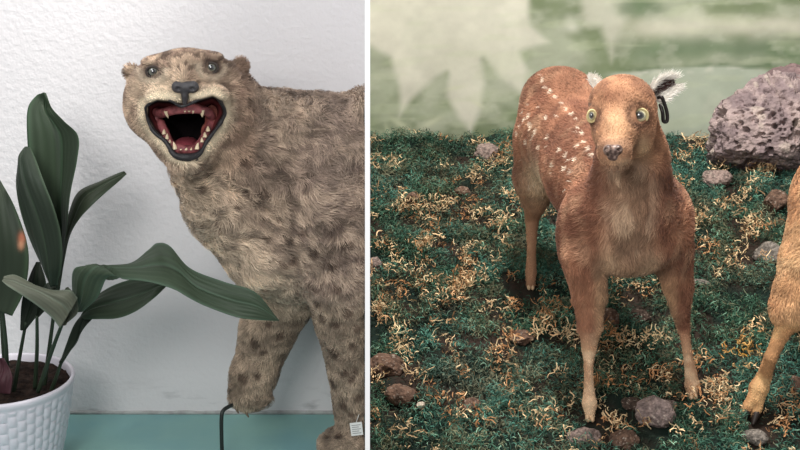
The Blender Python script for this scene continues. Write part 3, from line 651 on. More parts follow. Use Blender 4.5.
# the mount ends flat against the divider
X0 = f.lo[0]+f.h*np.arange(f.n[0]); f.D = np.maximum(f.D, (X0-XC)[:, None, None].astype(np.float32))
f.D = np.maximum(f.D, (-(f.lo[2]+f.h*np.arange(f.n[2]))+.001)[None, None, :].astype(np.float32))
LV, LQ = f.mesh(2); LV[:, 0] = np.minimum(LV[:, 0], XC+.0008); LN = vnorm(LV, LQ); lb = bvh_of(LV, LQ)
def col_leo(p, n=None, fur=True):
    u, v = proj(p); N_ = len(p); T = lambda c: np.tile(lin(c), (N_, 1))
    n1 = fbm(p, 24, 5); n2 = fbm(p*np.array([1, .6, 1.6]), 55, 9, 2); n3 = fbm(p, 6, 44)
    c = mix(T((178, 160, 138)), T((140, 124, 108)), sst(.35, .65, n1))
    c = mix(c, T((92, 78, 68)), sst(.50, .68, n2)*.75)
    # greyer and darker along the flank, creamier on the chest
    fl = sst(250, 330, u+ (v-190)*.15); c = mix(c, T((126, 114, 104)), fl*.45)
    cream = (1-sst(0, 42, (u-165)*.62-(v-165)*.0+ (165-v)*.47))*sst(150, 185, v)*(v < 320); c = mix(c, T((205, 190, 165)), cream*.65)
    dk = np.exp(-(((u-252)/16)**2+((v-120)/36)**2)); c = mix(c, T((78, 68, 62)), dk*.55)
    # dark tufts of the worn rosettes on the shoulder
    ww = sst(.64, .74, fbm(p*np.array([1, .5, 1]), 34, 71, 2))*(v > 130)*(1-sst(285, 300, v)); c = mix(c, T((62, 50, 46)), ww*.6)
    hd = (1-sst(246, 256, u))*(1-sst(160, 175, v))*(p[:, 1] < 2.25)
    hc = mix(T((172, 152, 130)), T((134, 114, 98)), sst(.4, .65, fbm(p, 45, 15, 2)))
    hc = mix(hc, T((88, 72, 62)), sst(.52, .66, fbm(p*np.array([1, .5, 1.3]), 90, 19, 2))*(v < 92)*.8)
    hc = mix(hc, T((200, 186, 160)), np.exp(-(((u-160)/26)**2+((v-88)/14)**2))*.5)
    mz = np.exp(-(np.minimum(np.abs(poly_d(u, v, MO)-4.5), 30)/5.0)**2)*(p[:, 1] < 2.12); hc = mix(hc, T((214, 200, 172)), mz*.9)
    for (a, b_) in ((153, 71), (211, 67)):
        r = np.sqrt(((u-a)/1.2)**2+(v-b_)**2); hc = mix(hc, T((206, 192, 168)), np.exp(-((r-11)/3.2)**2)*.6*(v > b_-3)); hc = mix(hc, T((72, 60, 54)), np.exp(-((r-6.2)/1.8)**2)*.75)
    rr = np.sqrt((u-240)**2+(v-95)**2); hc = mix(hc, T((128, 108, 92)), sst(218, 240, u)*.6)
    c = mix(c, hc, hd)
    c = mix(c, T((150, 136, 116)), sst(285, 320, v)*.6)
    return c
LEG = [(255, 342, .011), (264, 350, .009), (281, 335, .010), (243, 377, .012), (258, 374, .009), (270, 322, .009), (322, 316, .013), (336, 322, .010), (347, 310, .012), (333, 352, .013), (352, 345, .011), (344, 372, .010), (353, 370, .010), (352, 378, .008), (333, 383, .012), (343, 403, .011), (360, 395, .011), (352, 412, .009), (335, 398, .007), (318, 300, .010), (300, 292, .010), (340, 435, .009), (328, 438, .007), (357, 328, .010),
       (278, 262, .008), (290, 257, .012), (286, 239, .011), (276, 212, .008), (243, 188, .008), (242, 162, .007), (225, 172, .009), (200, 190, .010), (233, 205, .008), (262, 190, .008), (310, 250, .011), (330, 262, .010), (345, 240, .010), (300, 230, .009), (205, 175, .008), (262, 236, .008), (216, 220, .007), (312, 282, .010), (338, 284, .011)]
spots = []
for (a, b_, r) in LEG:
    h3, _n = hit(lb, a, b_)
    if h3 is not None: spots.append((h3, r))
def spot_k(p):
    q_ = p+(fbm(np.stack([p[:, 0], p[:, 1], p[:, 2]], 1), 60, 91, 2)[:, None]-.5)*.014
    k = np.zeros(len(p))
    for c, r in spots:
        d = np.linalg.norm(q_-c, axis=1); k = np.maximum(k, 1-sst(r*.7, r*1.35, d))
    return k
cv = col_leo(LV)*.8; cv = mix(cv, np.tile(lin((58, 46, 42)), (len(cv), 1)), spot_k(LV)*.8)
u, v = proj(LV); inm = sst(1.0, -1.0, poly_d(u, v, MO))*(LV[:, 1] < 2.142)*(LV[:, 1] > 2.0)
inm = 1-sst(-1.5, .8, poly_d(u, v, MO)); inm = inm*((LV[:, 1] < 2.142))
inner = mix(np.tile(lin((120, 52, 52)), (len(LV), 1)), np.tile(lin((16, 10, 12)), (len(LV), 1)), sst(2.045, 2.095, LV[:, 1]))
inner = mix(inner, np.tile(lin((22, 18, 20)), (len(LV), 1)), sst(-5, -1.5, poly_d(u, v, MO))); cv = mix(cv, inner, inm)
leo = empty('mounted_leopard', (P(300, 300, 2.27)[0], 2.27, 0), 'mounted spotted leopard with roaring open mouth, standing by the white plaster wall', 'leopard')
mesh_np('body', LV, [LQ], cv, M_skin, leo)
g = np.random.default_rng(5)
def fw(p):
    return np.where(p[:, 0] > XC-.002, 0.0, 1.0)*np.where(p[:, 1] > 2.38, .5, 1.0)
n_f = 150000
p, n = scatter(LV, LQ, LN, n_f, g, fw)
u, v = proj(p); dm = poly_d(u, v, MO); keep = ~((dm < 1.6) & (p[:, 1] < 2.15))
for (a, b_) in ((153, 71), (211, 67)): keep &= ~((((u-a)/1.3)**2+(v-b_)**2 < 30) & (p[:, 1] < 2.1))
keep &= ~((((u-185)/13)**2+((v-90)/9)**2 < 1) & (p[:, 1] < 2.05))
keep &= p[:, 0] < XC-.001
p, n, u, v = p[keep], n[keep], u[keep], v[keep]
N_ = len(p)
hd = (1-sst(240, 252, u))*(1-sst(150, 172, v))*(p[:, 1] < 2.26)
leg = sst(290, 325, v)
d = np.tile([.75, .1, -.55], (N_, 1))
d = d*(1-leg)[:, None]+np.array([.1, 0, -1.])*leg[:, None]
hdir = p-np.array([*P(185, 88, 1.95)]); hdir /= np.linalg.norm(hdir, axis=1, keepdims=True)
d = mix(d, hdir, hd)
nz = np.stack([fbm(p, 42, 200+i, 2)-.5 for i in range(3)], 1); nz2 = np.stack([fbm(p, 13, 210+i, 2)-.5 for i in range(3)], 1)
am = (1-hd*.75)*(1-leg*.4); d = d+(nz*3.4+nz2*2.2)*am[:, None]+g.normal(0, .22, (N_, 3))
L = (.017+.008*sst(.4, .6, fbm(p, 20, 33)))*(1-leg*.5); L = L*(1-hd)+(.0065)*hd
dm = poly_d(u, v, MO); L = np.where((dm < 9) & (hd > .5), .0035, L); L = np.where(hd*sst(218, 240, u) > .5, .012, L)
er = np.minimum((u-129)**2+(v-72)**2, (u-244)**2+(v-64)**2); L = np.where(er < 120, .010, L)
L = L*g.uniform(.6, 1.2, N_)
cf = np.clip(col_leo(p)*np.array([1.38, 1.32, 1.34]), 0, .95); cf = mix(cf, np.tile(lin((84, 66, 56)), (N_, 1)), spot_k(p)*.78)
cl = fbm(p, 70, 320, 2); cl2 = sst(.3, .7, fbm(p*np.array([1, .6, 1.5]), 38, 350, 2)); cl3 = sst(.62, .78, fbm(p, 105, 377, 2)); cf = cf*(.42+.66*cl+.5*cl2-.28*cl3*(1-hd*.3))[:, None]*g.uniform(.78, 1.22, (N_, 1))
strands('fur', p, n, d, L, .0011*np.where(hd > .5, .75, 1.0), cf, M_fur, leo, lift=(.42, .28), clampx=lambda x: np.minimum(x, -.0042), g=g)
# lips
def on_face(px, py, push=0, exp=0):
    h3, n3 = hit(lb, px, py); return h3+n3*push
cen = np.array([186, 122])
path = []
for (a, b_) in MO:
    dd = np.array([a, b_])-cen; dd = dd/np.linalg.norm(dd)
    h3, n3 = hit(lb, *(np.array([a, b_])+dd*3.0))
    if h3 is None: h3 = P(a, b_, 2.045)
    hx = P(a, b_, min(h3[1], 2.085)-.002); path.append(hx)
path = np.array(path); path[:, 1] = (path[:, 1]*2+np.roll(path[:, 1], 1)+np.roll(path[:, 1], -1))/4-.003; cl_ = np.vstack([path, path[:1]]); 
pp = catmull(np.vstack([path[-2:], path, path[:3]]), 20*12); pp = catmull(np.vstack([path, path[:1]]), 120)[:-1]
for _ in range(3): pp = (np.roll(pp, 1, 0)+pp*2+np.roll(pp, -1, 0))/4
pu, pv = proj(pp); rr = .0014+.0016*vnoise(pp, 120, 4)+.0012*sst(108, 130, pv)+.0012*np.exp(-((pu-218)/12)**2)*(pv < 125)+.004*np.exp(-((pu-186)/14)**2)*(pv > 150)
V, q, t = tube_arrays(pp, rr, 12, closed=True); mesh_np('lips', V, [q], None, M_black, leo)
# chin lip pad
s_ = S(186, 158, 2.02); sdf_part('lower_lip', [(P(186, 159, 2.035), (13*s_, .012, 5.5*s_)), (P(186, 164, 2.035), (8*s_, .010, 4*s_))], M_black, leo)
# gums
def arch(pts, r, name):
    pp = catmull([P(*a) for a in pts], 50); V, q, t = tube_arrays(pp, r, 12); return mesh_np(name, V, [q, t], None, M_gum, leo)
arch([(156, 112, 2.075), (163, 113, 2.05), (174, 110, 2.03), (186, 109, 2.022), (198, 109, 2.03), (207, 112, 2.05), (212, 117, 2.075)], .0085, 'upper_gum')
arch([(160, 122, 2.08), (165, 134, 2.06), (172, 146, 2.045), (186, 150, 2.035), (198, 147, 2.045), (207, 134, 2.06), (213, 120, 2.08)], .009, 'lower_gum')
s_ = S(186, 140, 2.08)
sdf_part('cheek_lining', [(P(213, 120, 2.085), (8*s_, .016, 16*s_)), (P(209, 132, 2.08), (8*s_, .016, 10*s_))], material('cheek_flesh', (176, 112, 98), rough=.35, spec=.5, var=(80, (135, 62, 60))), leo)
sdf_part('cheek_lining', [(P(157, 120, 2.09), (6*s_, .016, 14*s_)), (P(163, 134, 2.08), (7*s_, .016, 10*s_))], M_gum, leo)
sdf_part('tongue', [(P(186, 144, 2.08), (13*s_, .04, 6*s_)), (P(186, 147, 2.06), (11*s_, .02, 5*s_))], material('tongue', (128, 58, 66), rough=.45, bump=(300, .5, .002)), leo)
def tooth(px, py, Y, w, h_, down, k=0):
    w *= random.uniform(.75, 1.0); h_ *= random.uniform(.6, .95); k += random.uniform(-.7, .7)
    s = S(px, py, Y); a = P(px, py, Y); V = []; m_ = 8; th8 = np.linspace(0, 2*math.pi, 10, endpoint=False)
    for t in np.linspace(0, 1, m_):
        r = w*s*.5*(1-t**1.7*.82); z = (-1 if down else 1)*t*h_*s
        V.append(np.stack([a[0]+k*s*t*t+r*np.cos(th8), a[1]+.003*t+r*np.sin(th8), np.full(10, a[2]+z)], 1))
    V = np.vstack([np.concatenate(V), [[a[0]+k*s, a[1]+.003, a[2]+(-1 if down else 1)*h_*s*1.03]]])
    q = [(i*10+j, i*10+(j+1) % 10, (i+1)*10+(j+1) % 10, (i+1)*10+j) for i in range(m_-1) for j in range(10)]
    t3 = [((m_-1)*10+j, (m_-1)*10+(j+1) % 10, m_*10) for j in range(10)]
    mesh_np('tooth', V, [np.array(q), np.array(t3)], None, M_tooth, leo)
for (a, b_, Y, w, h_) in ((177, 110.5, 2.022, 3.4, 4), (181, 110.5, 2.017, 3.6, 4), (185, 110.5, 2.015, 3.8, 4), (189, 110.5, 2.015, 3.8, 4), (193, 110.5, 2.018, 3.4, 4)): tooth(a, b_, Y, w, h_, True)
tooth(166, 111, 2.03, 5.5, 9, True, 1); tooth(202, 110, 2.03, 5.5, 10, True, -1); tooth(160, 112, 2.055, 4.5, 5, True); tooth(208, 113, 2.052, 4.5, 6, True)
for (a, b_, Y, w, h_) in ((164, 134, 2.05, 4.5, 7), (167, 139, 2.045, 4.5, 7), (170, 143, 2.04, 4, 5), (208, 131, 2.05, 5, 6), (205, 137, 2.046, 5, 6), (202, 142, 2.04, 4, 5), (181, 150, 2.028, 3, 3), (186, 150, 2.026, 3, 3), (191, 150, 2.028, 3, 3)): tooth(a, b_, Y, w, h_, False)
tooth(175, 149, 2.03, 6, 9, False, -1); tooth(197, 149, 2.03, 5, 7, False, 1)
# nose pad
nY = on_face(185, 88)[1]
s_ = S(185, 88, nY)
sdf_part('nose', [(P(185, 87, nY+.004), (11*s_, .011, 6*s_), .004), (P(177.5, 87, nY+.001), (6*s_, .010, 6*s_), .004), (P(193, 87, nY+.001), (6*s_, .010, 6*s_), .004), (P(185, 94, nY+.006), (4*s_, .010, 7*s_), .004), (P(185, 101, nY+.008), (2.6*s_, .008, 6*s_), .004),
                  (P(178, 89, nY-.009), (2.8*s_, .005, 2*s_), .002, True), (P(192, 89, nY-.009), (2.8*s_, .005, 2*s_), .002, True)], M_nose, leo)
def eye_col(D):
    ang = np.arccos(np.clip(D@np.array([.17, -.97, .17]), -1, 1)); c = np.tile(lin((70, 72, 66)), (len(D), 1)); c = mix(c, np.tile(lin((104, 104, 92)), (len(D), 1)), np.exp(-((ang-.62)/.15)**2))
    c = mix(c, np.tile(lin((30, 28, 28)), (len(D), 1)), 1-sst(.38, .46, ang)); return mix(c, np.tile(lin((35, 30, 28)), (len(D), 1)), sst(.85, .95, ang))
for (a, b_, Y) in ((153.5, 71.5, 2.062), (211.5, 67.5, 2.068)):
    h3, _ = hit(lb, a, b_); yy = h3[1]; s = S(a, b_, yy); r = 6.3*s
    c3 = P(a, b_, yy+r*.35); ey = ball('eye', c3, (r, r, r*.9), M_eye, leo, eye_col)
    rim = [c3+np.array([r*1.05*math.cos(t), -r*.62, r*.85*math.sin(t)]) for t in np.linspace(0, 2*math.pi, 32, endpoint=False)]
    V, q, t = tube_arrays(rim, .0022, 8, closed=True); mesh_np('eyelid', V, [q], None, material('eyelid', (58, 50, 46), rough=.7), ey)
# claws of the lifted paw, and torn tufts hanging from it
for (a, b_) in ((237, 405), (247, 409)):
    tube('claw', catmull([P(a, b_-2, 2.30), P(a-.5, b_+4, 2.297), P(a+1.5, b_+8, 2.30)], 8), np.linspace(.0045, .0015, 8), material('claw', (120, 100, 82), rough=.7), leo)
# paper tag tied to the near leg
h3, _ = hit(lb, 355, 431); c3 = P(356.5, 429, h3[1]-.018)
s = S(356, 430, c3[1])
V = []; ca, sa = math.cos(.12), math.sin(.12)
for dz in (0, .0008):
    for (x, z) in ((-6, -7), (6, -7), (6, 7), (-6, 7)): V.append((c3[0]+(x*ca-z*sa)*s, c3[1]+dz, c3[2]+(x*sa+z*ca)*s))
tg = mesh_np('tag', V, [np.array([(0, 1, 2, 3), (7, 6, 5, 4), (0, 4, 5, 1), (1, 5, 6, 2), (2, 6, 7, 3), (3, 7, 4, 0)])], None, M_tag, leo, smooth=False); tg['label'] = 'small white paper tag tied to the ankle'
for k in range(5):
    z = -4.5+k*2.2; V = []
    for dz in (-.0002, .0002):
        for (x, zz) in ((-4.5, z-.35), (4.5-(k % 2)*2, z-.35), (4.5-(k % 2)*2, z+.35), (-4.5, z+.35)): V.append((c3[0]+(x*ca-zz*sa)*s, c3[1]-.0003+dz, c3[2]+(x*sa+zz*ca)*s))
    mesh_np('print_line', V, [np.array([(0, 1, 2, 3), (7, 6, 5, 4), (0, 4, 5, 1), (1, 5, 6, 2), (2, 6, 7, 3), (3, 7, 4, 0)])], None, M_tagline, tg, smooth=False)
tube('tag_thread', catmull([P(356, 423, c3[1]), P(358, 417, c3[1]+.004), P(360, 412, c3[1]+.018)], 8), .0006, M_tag, tg)
# bent rod holding the lifted paw
rb = P(222, 452, 2.26); b0 = np.array([rb[0], 2.26, .0])
rod = empty('support_rod', (b0[0], b0[1], 0), 'thin dark bent metal rod holding up the leopard\'s raised paw', 'rod')
pts = catmull([b0, P(221.5, 435, 2.265), P(221.5, 418, 2.27), P(223, 411, 2.275), P(228, 407, 2.285), P(236, 403.5, 2.30)], 40)
tube('rod', pts, .0044, M_metal, rod)
V, q, t = tube_arrays([b0+np.array([0, 0, .0002]), b0+np.array([0, 0, .004])], .016, 24); mesh_np('foot_plate', V, [q, t], None, M_metal, rod, smooth=False)
# ------------------------------------------------------------------ fawns
def fawn_hoof(c, w, mat, parent, fwd=(0, -1, 0), dark=False):
    """two toes"""
    fx = np.array(fwd, float); sd = np.array([fx[1], -fx[0], 0])*-1
    for sgn in (-1, 1):
        o = Vector(c)
        pr = [(np.array(c)+sd*sgn*w*.42+fx*w*.15+np.array([0, 0, w*.35]), (w*.40, w*.62, w*.62), .003), (np.array(c)+sd*sgn*w*.42+fx*w*.6+np.array([0, 0, w*.05]), (w*.34, w*.60, w*.38), .004)]
        sdf_part('hoof', pr, mat, parent, h=.0011)
def build_fawn(root, lo, hi, fn, colf, dirf, lenf, weightf, nfur, seed, h=.0027, wid=.0009, maskf=None):
    f = Field(lo, hi, h)
    def e(px, py, Y, rx, ry, rz, k=.02, sub=False, rot=None):
        s = S(px, py, Y); f.ell(P(px, py, Y), (rx*s, ry, rz*s), k, rot=rot, sub=sub)
    def ch(pts, k=.012, ys=1.0): f.chain([(P(a, b, c), r*S(a, b, c)) for a, b, c, r in pts], k, ys)
    fn(f, e, ch); V, Q = f.mesh(2); N = vnorm(V, Q)
    cb = colf(V); lu = cb.mean(1, keepdims=True); mesh_np('body', V, [Q], (lu+(cb-lu)*.76)*np.array([.94, .92, .82]), M_skin, root)
    g = np.random.default_rng(seed); p, n = scatter(V, Q, N, nfur, g, weightf)
    if maskf is not None: k = maskf(p); p, n = p[k], n[k]
    d = dirf(p)+g.normal(0, .2, p.shape)+np.stack([fbm(p, 45, seed+i, 2)-.5 for i in range(3)], 1)*2.0
    L = lenf(p)*g.uniform(.6, 1.2, len(p)); c = colf(p); lu = c.mean(1, keepdims=True); c = np.clip((lu+(c-lu)*.78)*np.array([1.16, 1.13, .98]), 0, .95)*(.34+.75*fbm(p, 90, seed+9, 2)+.6*fbm(p, 28, seed+3, 2))[:, None]*g.uniform(.8, 1.2, (len(p), 1))
    strands('fur', p, n, d, L, np.full(len(p), wid), c, M_fur, root, lift=(.28, .14), g=g)
    return V, Q, N, bvh_of(V, Q)
fawn = empty('mounted_fawn', (P(640, 400, 1.95)[0], 1.95, float(GA+GB*1.95)), 'whole red-brown spotted fawn with wide pale eyes facing the viewer on the moss', 'fawn')
FLF = (589.5, 418); FRF = (692, 394)
yl = gpos(*FLF)[1]; yr = gpos(*FRF)[1]; yh = gpos(530, 288)[1]; yh2 = gpos(588, 291)[1]
def fn(f, e, ch):
    # trunk
    e(563, 130, 2.25, 46, .085, 60, .02); e(556, 100, 2.28, 34, .07, 32, .02)
    ch([(570, 138, 2.2, 47), (600, 175, 2.05, 50), (625, 208, 1.95, 52)], .03)
    e(627, 222, 1.93, 58, .085, 50, .03); e(626, 245, 1.90, 44, .06, 28, .02)
    # neck
    ch([(630, 120, 1.86, 27), (632, 160, 1.88, 33), (630, 205, 1.90, 44)], .03)
    # head
    e(622, 104, 1.81, 32.5, .055, 29, .012); ch([(619, 112, 1.785, 25), (616, 134, 1.745, 19), (614, 150, 1.715, 14.5)], .02); e(614.5, 153, 1.712, 14.5, .020, 12, .015)
    e(636, 132, 1.80, 17, .045, 25, .03); e(605, 130, 1.79, 12, .03, 20, .02); e(617, 158, 1.765, 14, .045, 6, .02)
    e(594, 114, 1.785, 7, .016, 9, .008); e(640, 115, 1.775, 10.5, .016, 11, .008)
    e(591, 115, 1.762, 4.5, .010, 5, .004, True); e(639.5, 115.5, 1.755, 6, .010, 6.5, .004, True)
    # front legs
    e(582, 232, 1.92, 25, .05, 44, .02); e(668, 232, 1.93, 23, .05, 44, .02)
    ch([(584, 255, 1.90, 24), (589, 295, 1.89, 15.5), (590, 328, 1.88, 11.5), (589, 348, 1.875, 7.0), (588.5, 368, yl+.01, 4.3), (589, 392, yl+.005, 5.0), (589.5, 403, yl, 7.0), (590, 416, yl-.008, 4.6)], .01)
    ch([(672, 255, 1.93, 21), (678, 285, 1.93, 13), (680.5, 310, 1.93, 8.8), (684, 330, 1.935, 5.2), (687.5, 352, yr+.004, 4.4), (691, 374, yr+.002, 5.6), (692, 385, yr, 6.8), (692.5, 394, yr-.006, 5.0)], .01)
    # hind legs
    ch([(540, 140, 2.25, 26), (536, 178, 2.27, 21), (535, 203, 2.30, 12), (532, 220, 2.32, 6.6), (531.5, 250, yh+.01, 4.2), (531, 272, yh+.005, 5.2), (530.5, 284, yh-.004, 4.6)], .012)
    ch([(585, 150, 2.25, 26), (586, 190, 2.27, 18), (588, 215, 2.30, 11), (588, 232, 2.32, 7.2), (588, 258, yh2+.01, 5), (588, 276, yh2+.005, 6), (588, 287, yh2-.004, 5)], .012)
    # short tail
    e(540, 108, 2.345, 9, .02, 14, .01)
FSP = [(541, 75), (543, 80), (546, 88), (551, 92), (556, 97), (562, 104), (567, 109), (573, 114), (577, 119), (579, 128), (582, 134), (585, 141), (589, 148), (593, 154), (520, 104), (522, 112), (524, 119), (529, 116), (530, 124), (531, 128), (520, 126), (516, 119), (533, 137), (535, 132), (517, 134), (557, 117), (566, 155), (575, 159), (565, 168), (571, 173), (583, 172), (590, 168), (560, 150), (546, 118), (578, 145), (573, 180), (586, 184), (548, 138), (539, 148), (526, 142), (553, 165)]
fspots = []
def coat(p):
    u, v = proj(p); n_ = len(p); T = lambda c: np.tile(lin(c), (n_, 1)); x, y, z = p.T
    c = mix(T((164, 108, 80)), T((130, 80, 60)), sst(.38, .62, fbm(p, 16, 5))); c = mix(c, T((188, 142, 112)), sst(.55, .75, fbm(p*np.array([1, 1, .6]), 40, 25, 2))*.5)
    c = mix(c, T((112, 70, 52)), (y > 2.05)*(1-sst(68, 110, v))*.55)
    # paler, greyer front of neck and chest
    k = np.exp(-(((u-(632+(v-160)*-.02))/24)**4))*sst(150, 175, v)*(1-sst(272, 292, v))*(y < 1.95); c = mix(c, mix(T((206, 172, 146)), T((150, 116, 94)), sst(.4, .6, fbm(p*np.array([1, 1, .5]), 40, 8))), k*.85)
    c = mix(c, T((196, 160, 128)), np.exp(-(((u-608)/10)**2+((v-258)/14)**2))*(y < 1.98)*.6)
    c = mix(c, T((190, 158, 130)), np.exp(-(((u-652)/10)**2+((v-262)/14)**2))*(y < 1.98)*.6)
    # legs: pale on the inner side and towards the ground
    fl = (y < 2.1)*sst(250, 300, v)
    inner = np.where(u < 640, sst(590, 600, u), 1-sst(672, 682, u)); c = mix(c, T((200, 160, 122)), fl*inner*.6)
    low = (y < 2.1)*sst(325, 352, v); c = mix(c, mix(T((222, 184, 150)), T((192, 146, 112)), sst(.4, .6, fbm(p, 40, 3))), low*.95)
    hl = (y > 2.1)*sst(178, 196, v); c = mix(c, T((170, 130, 98)), hl*.5)
    th_ = np.exp(-(((u-538)/14)**2+((v-180)/20)**2))*(y > 2.1); c = mix(c, T((202, 176, 148)), th_*.95)
    # face
    fc = (y < 1.86)*(1-sst(155, 172, v)); h_ = mix(T((178, 124, 90)), T((146, 98, 72)), sst(.4, .62, fbm(p, 40, 61)))
    h_ = mix(h_, T((226, 178, 132)), np.exp(-(((u-617)/12)**2+((v-126)/17)**2))*.6); h_ = mix(h_, T((150, 118, 100)), np.exp(-(((u-614)/15)**2+((v-146)/7)**2))*.6)
    h_ = mix(h_, T((128, 78, 54)), np.exp(-(((u-612)/16)**2+((v-96)/9)**2))*.7)
    h_ = mix(h_, T((206, 166, 126)), np.exp(-(((u-643)/8)**2+((v-148)/12)**2))*.85)
    h_ = mix(h_, T((214, 178, 140)), np.exp(-(((u-622)/20)**2+((v-163)/4.5)**2))*.6)
    h_ = mix(h_, T((110, 72, 52)), np.exp(-(((u-600)/9)**2+((v-147)/6)**2))*.4)
    for (a, b_, r0) in ((591, 115, 9), (639, 115, 11)):
        r = np.sqrt((u-a)**2+(v-b_)**2); h_ = mix(h_, T((86, 56, 44)), np.exp(-((r-r0)/3)**2)*.75)  # dark ring round each eye, socket shadow put into the coat colour
    c = mix(c, h_, fc)
    for q_, r in fspots:
        d = np.linalg.norm((p-q_+(vnoise(p, 130, 3)[:, None]-.5)*.005)*np.array([1.25, 1, .75]), axis=1); c = mix(c, T((240, 220, 206)), (1-sst(r*.6, r*1.4, d))*.8)
    return c
def fdir(p):
    u, v = proj(p); n_ = len(p); y = p[:, 1]
    d = np.tile([-.35, .75, -.35], (n_, 1)); face = (y < 1.86)*(1-sst(150, 170, v))
    hdd = p-np.array(P(614, 156, 1.69)); hdd /= np.linalg.norm(hdd, axis=1, keepdims=True)
    leg = np.maximum((y < 2.1)*sst(235, 290, v), (y > 2.1)*sst(160, 200, v)); d = mix(d, np.tile([0, .1, -1.], (n_, 1)), leg)
    nk = (y < 1.97)*np.exp(-((u-632)/32)**4)*sst(155, 175, v)*(1-leg); d = mix(d, np.tile([0, 0, -1.], (n_, 1)), nk)
    return mix(d, hdd, face)
def flen(p):
    u, v = proj(p); y = p[:, 1]
    L = np.full(len(p), .0085); L = np.where((y < 1.99) & (np.abs(u-632) < 60) & (v > 165) & (v < 300), .015, L)
    L = np.where((y < 1.86) & (v < 165), .0048, L); L = np.where((y < 2.1) & (v > 330), .0035, L); L = np.where((y > 2.1) & (v > 205), .0035, L)
    L = np.where((y > 2.1) & (v > 165) & (v < 205), .013, L)
    return L
def fmask(p):
    u, v = proj(p); k = np.ones(len(p), bool)
    for (a, b_, r) in ((591, 115, 6.2), (639.5, 115.5, 8.2)): k &= ~(((u-a)**2+(v-b_)**2 < r*r) & (p[:, 1] < 1.8))
    k &= ~((((u-613)/9)**2+((v-151)/8)**2 < 1) & (p[:, 1] < 1.74)); return k
# first a quick pass to place the white spots on the coat
_f = None
def place_spots(bv):
    gg = random.Random(3)
    for (a, b_) in FSP:
        h3, _n = hit(bv, a, b_)
        if h3 is not None and h3[1] > 1.95: fspots.append((h3, gg.uniform(.0031, .0046)))
    for _ in range(26):
        a, b_ = gg.uniform(515, 600), gg.uniform(100, 200); h3, _n = hit(bv, a, b_)
        if h3 is not None and h3[1] > 1.95: fspots.append((h3, gg.uniform(.0015, .0024)))
    back = [(q_, r) for q_, r in fspots]
ft = Field((P(505, 100, 2.3)[0]-.02, 1.66, .22), (P(700, 250, 1.9)[0]+.03, 2.40, .95), .006)
def e_(px, py, Y, rx, ry, rz, k=.02, sub=False, rot=None):
    s = S(px, py, Y); ft.ell(P(px, py, Y), (rx*s, ry, rz*s), k, rot=rot, sub=sub)
def ch_(pts, k=.012, ys=1.0): ft.chain([(P(a, b, c), r*S(a, b, c)) for a, b, c, r in pts], k, ys)
fn(ft, e_, ch_); V, Q = ft.mesh(1); place_spots(bvh_of(V, Q))
FV, FQ, FN, fb = build_fawn(fawn, (P(505, 100, 2.3)[0]-.02, 1.66, .22), (P(700, 250, 1.9)[0]+.03, 2.40, .95), fn, coat, fdir, flen, None, 120000, 31, maskf=fmask)
# nose pad
nY = hit(fb, 613, 151)[0][1]; s_ = S(613, 151, nY)
def nosec(V):
    k = sst(.3, .8, fbm(V, 260, 5, 2)); return mix(np.tile(lin((72, 54, 48)), (len(V), 1)), np.tile(lin((150, 126, 114)), (len(V), 1)), k)
sdf_part('nose', [(P(613, 151, nY+.004), (9.5*s_, .009, 6.5*s_), .003), (P(608, 149, nY+.002), (4.5*s_, .009, 4.5*s_), .003), (P(618, 149, nY+.002), (4.5*s_, .009, 4.5*s_), .003), (P(613, 157, nY+.006), (6*s_, .009, 4*s_), .003),
                  (P(606.5, 150, nY-.008), (2.4*s_, .006, 1.8*s_), .002, True), (P(619.5, 150, nY-.008), (2.4*s_, .006, 1.8*s_), .002, True)], material('fawn_nose', vcol=True, rough=.4, spec=.4), fawn, h=.0009, col=nosec)
def feye(D):
    ang = np.arccos(np.clip(D@np.array([-.17, -.96, .20]), -1, 1)); T = lambda c: np.tile(lin(c), (len(D), 1)); c = T((226, 216, 170))
    c = mix(c, T((150, 140, 108)), np.exp(-((ang-.78)/.08)**2)*.8); c = mix(c, T((236, 228, 190)), (ang < .7)*.6); c = mix(c, T((96, 92, 84)), 1-sst(.56, .64, ang)); c = mix(c, T((44, 42, 42)), 1-sst(.34, .42, ang)); return mix(c, T((205, 196, 150)), sst(.95, 1.05, ang)*.8)
for (a, b_, r_) in ((591, 115.5, 6.3), (639.5, 115.5, 7.6)):
    h3, _ = hit(fb, a, b_); yy = h3[1]; s = S(a, b_, yy); r = r_*s; c3 = P(a, b_, yy-r*.12)
    sx = .68 if a < 600 else 1
    ey = ball('eye', c3, (r*sx, r, r), M_eye, fawn, feye)
    rim = [c3+np.array([r*sx*.98*math.cos(t), -r*.55, r*.98*math.sin(t)]) for t in np.linspace(0, 2*math.pi, 32, endpoint=False)]
    V, q, t = tube_arrays(rim, .0017, 8, closed=True); mesh_np('eyelid', V, [q], None, material('lid', (208, 190, 140), rough=.6), ey)
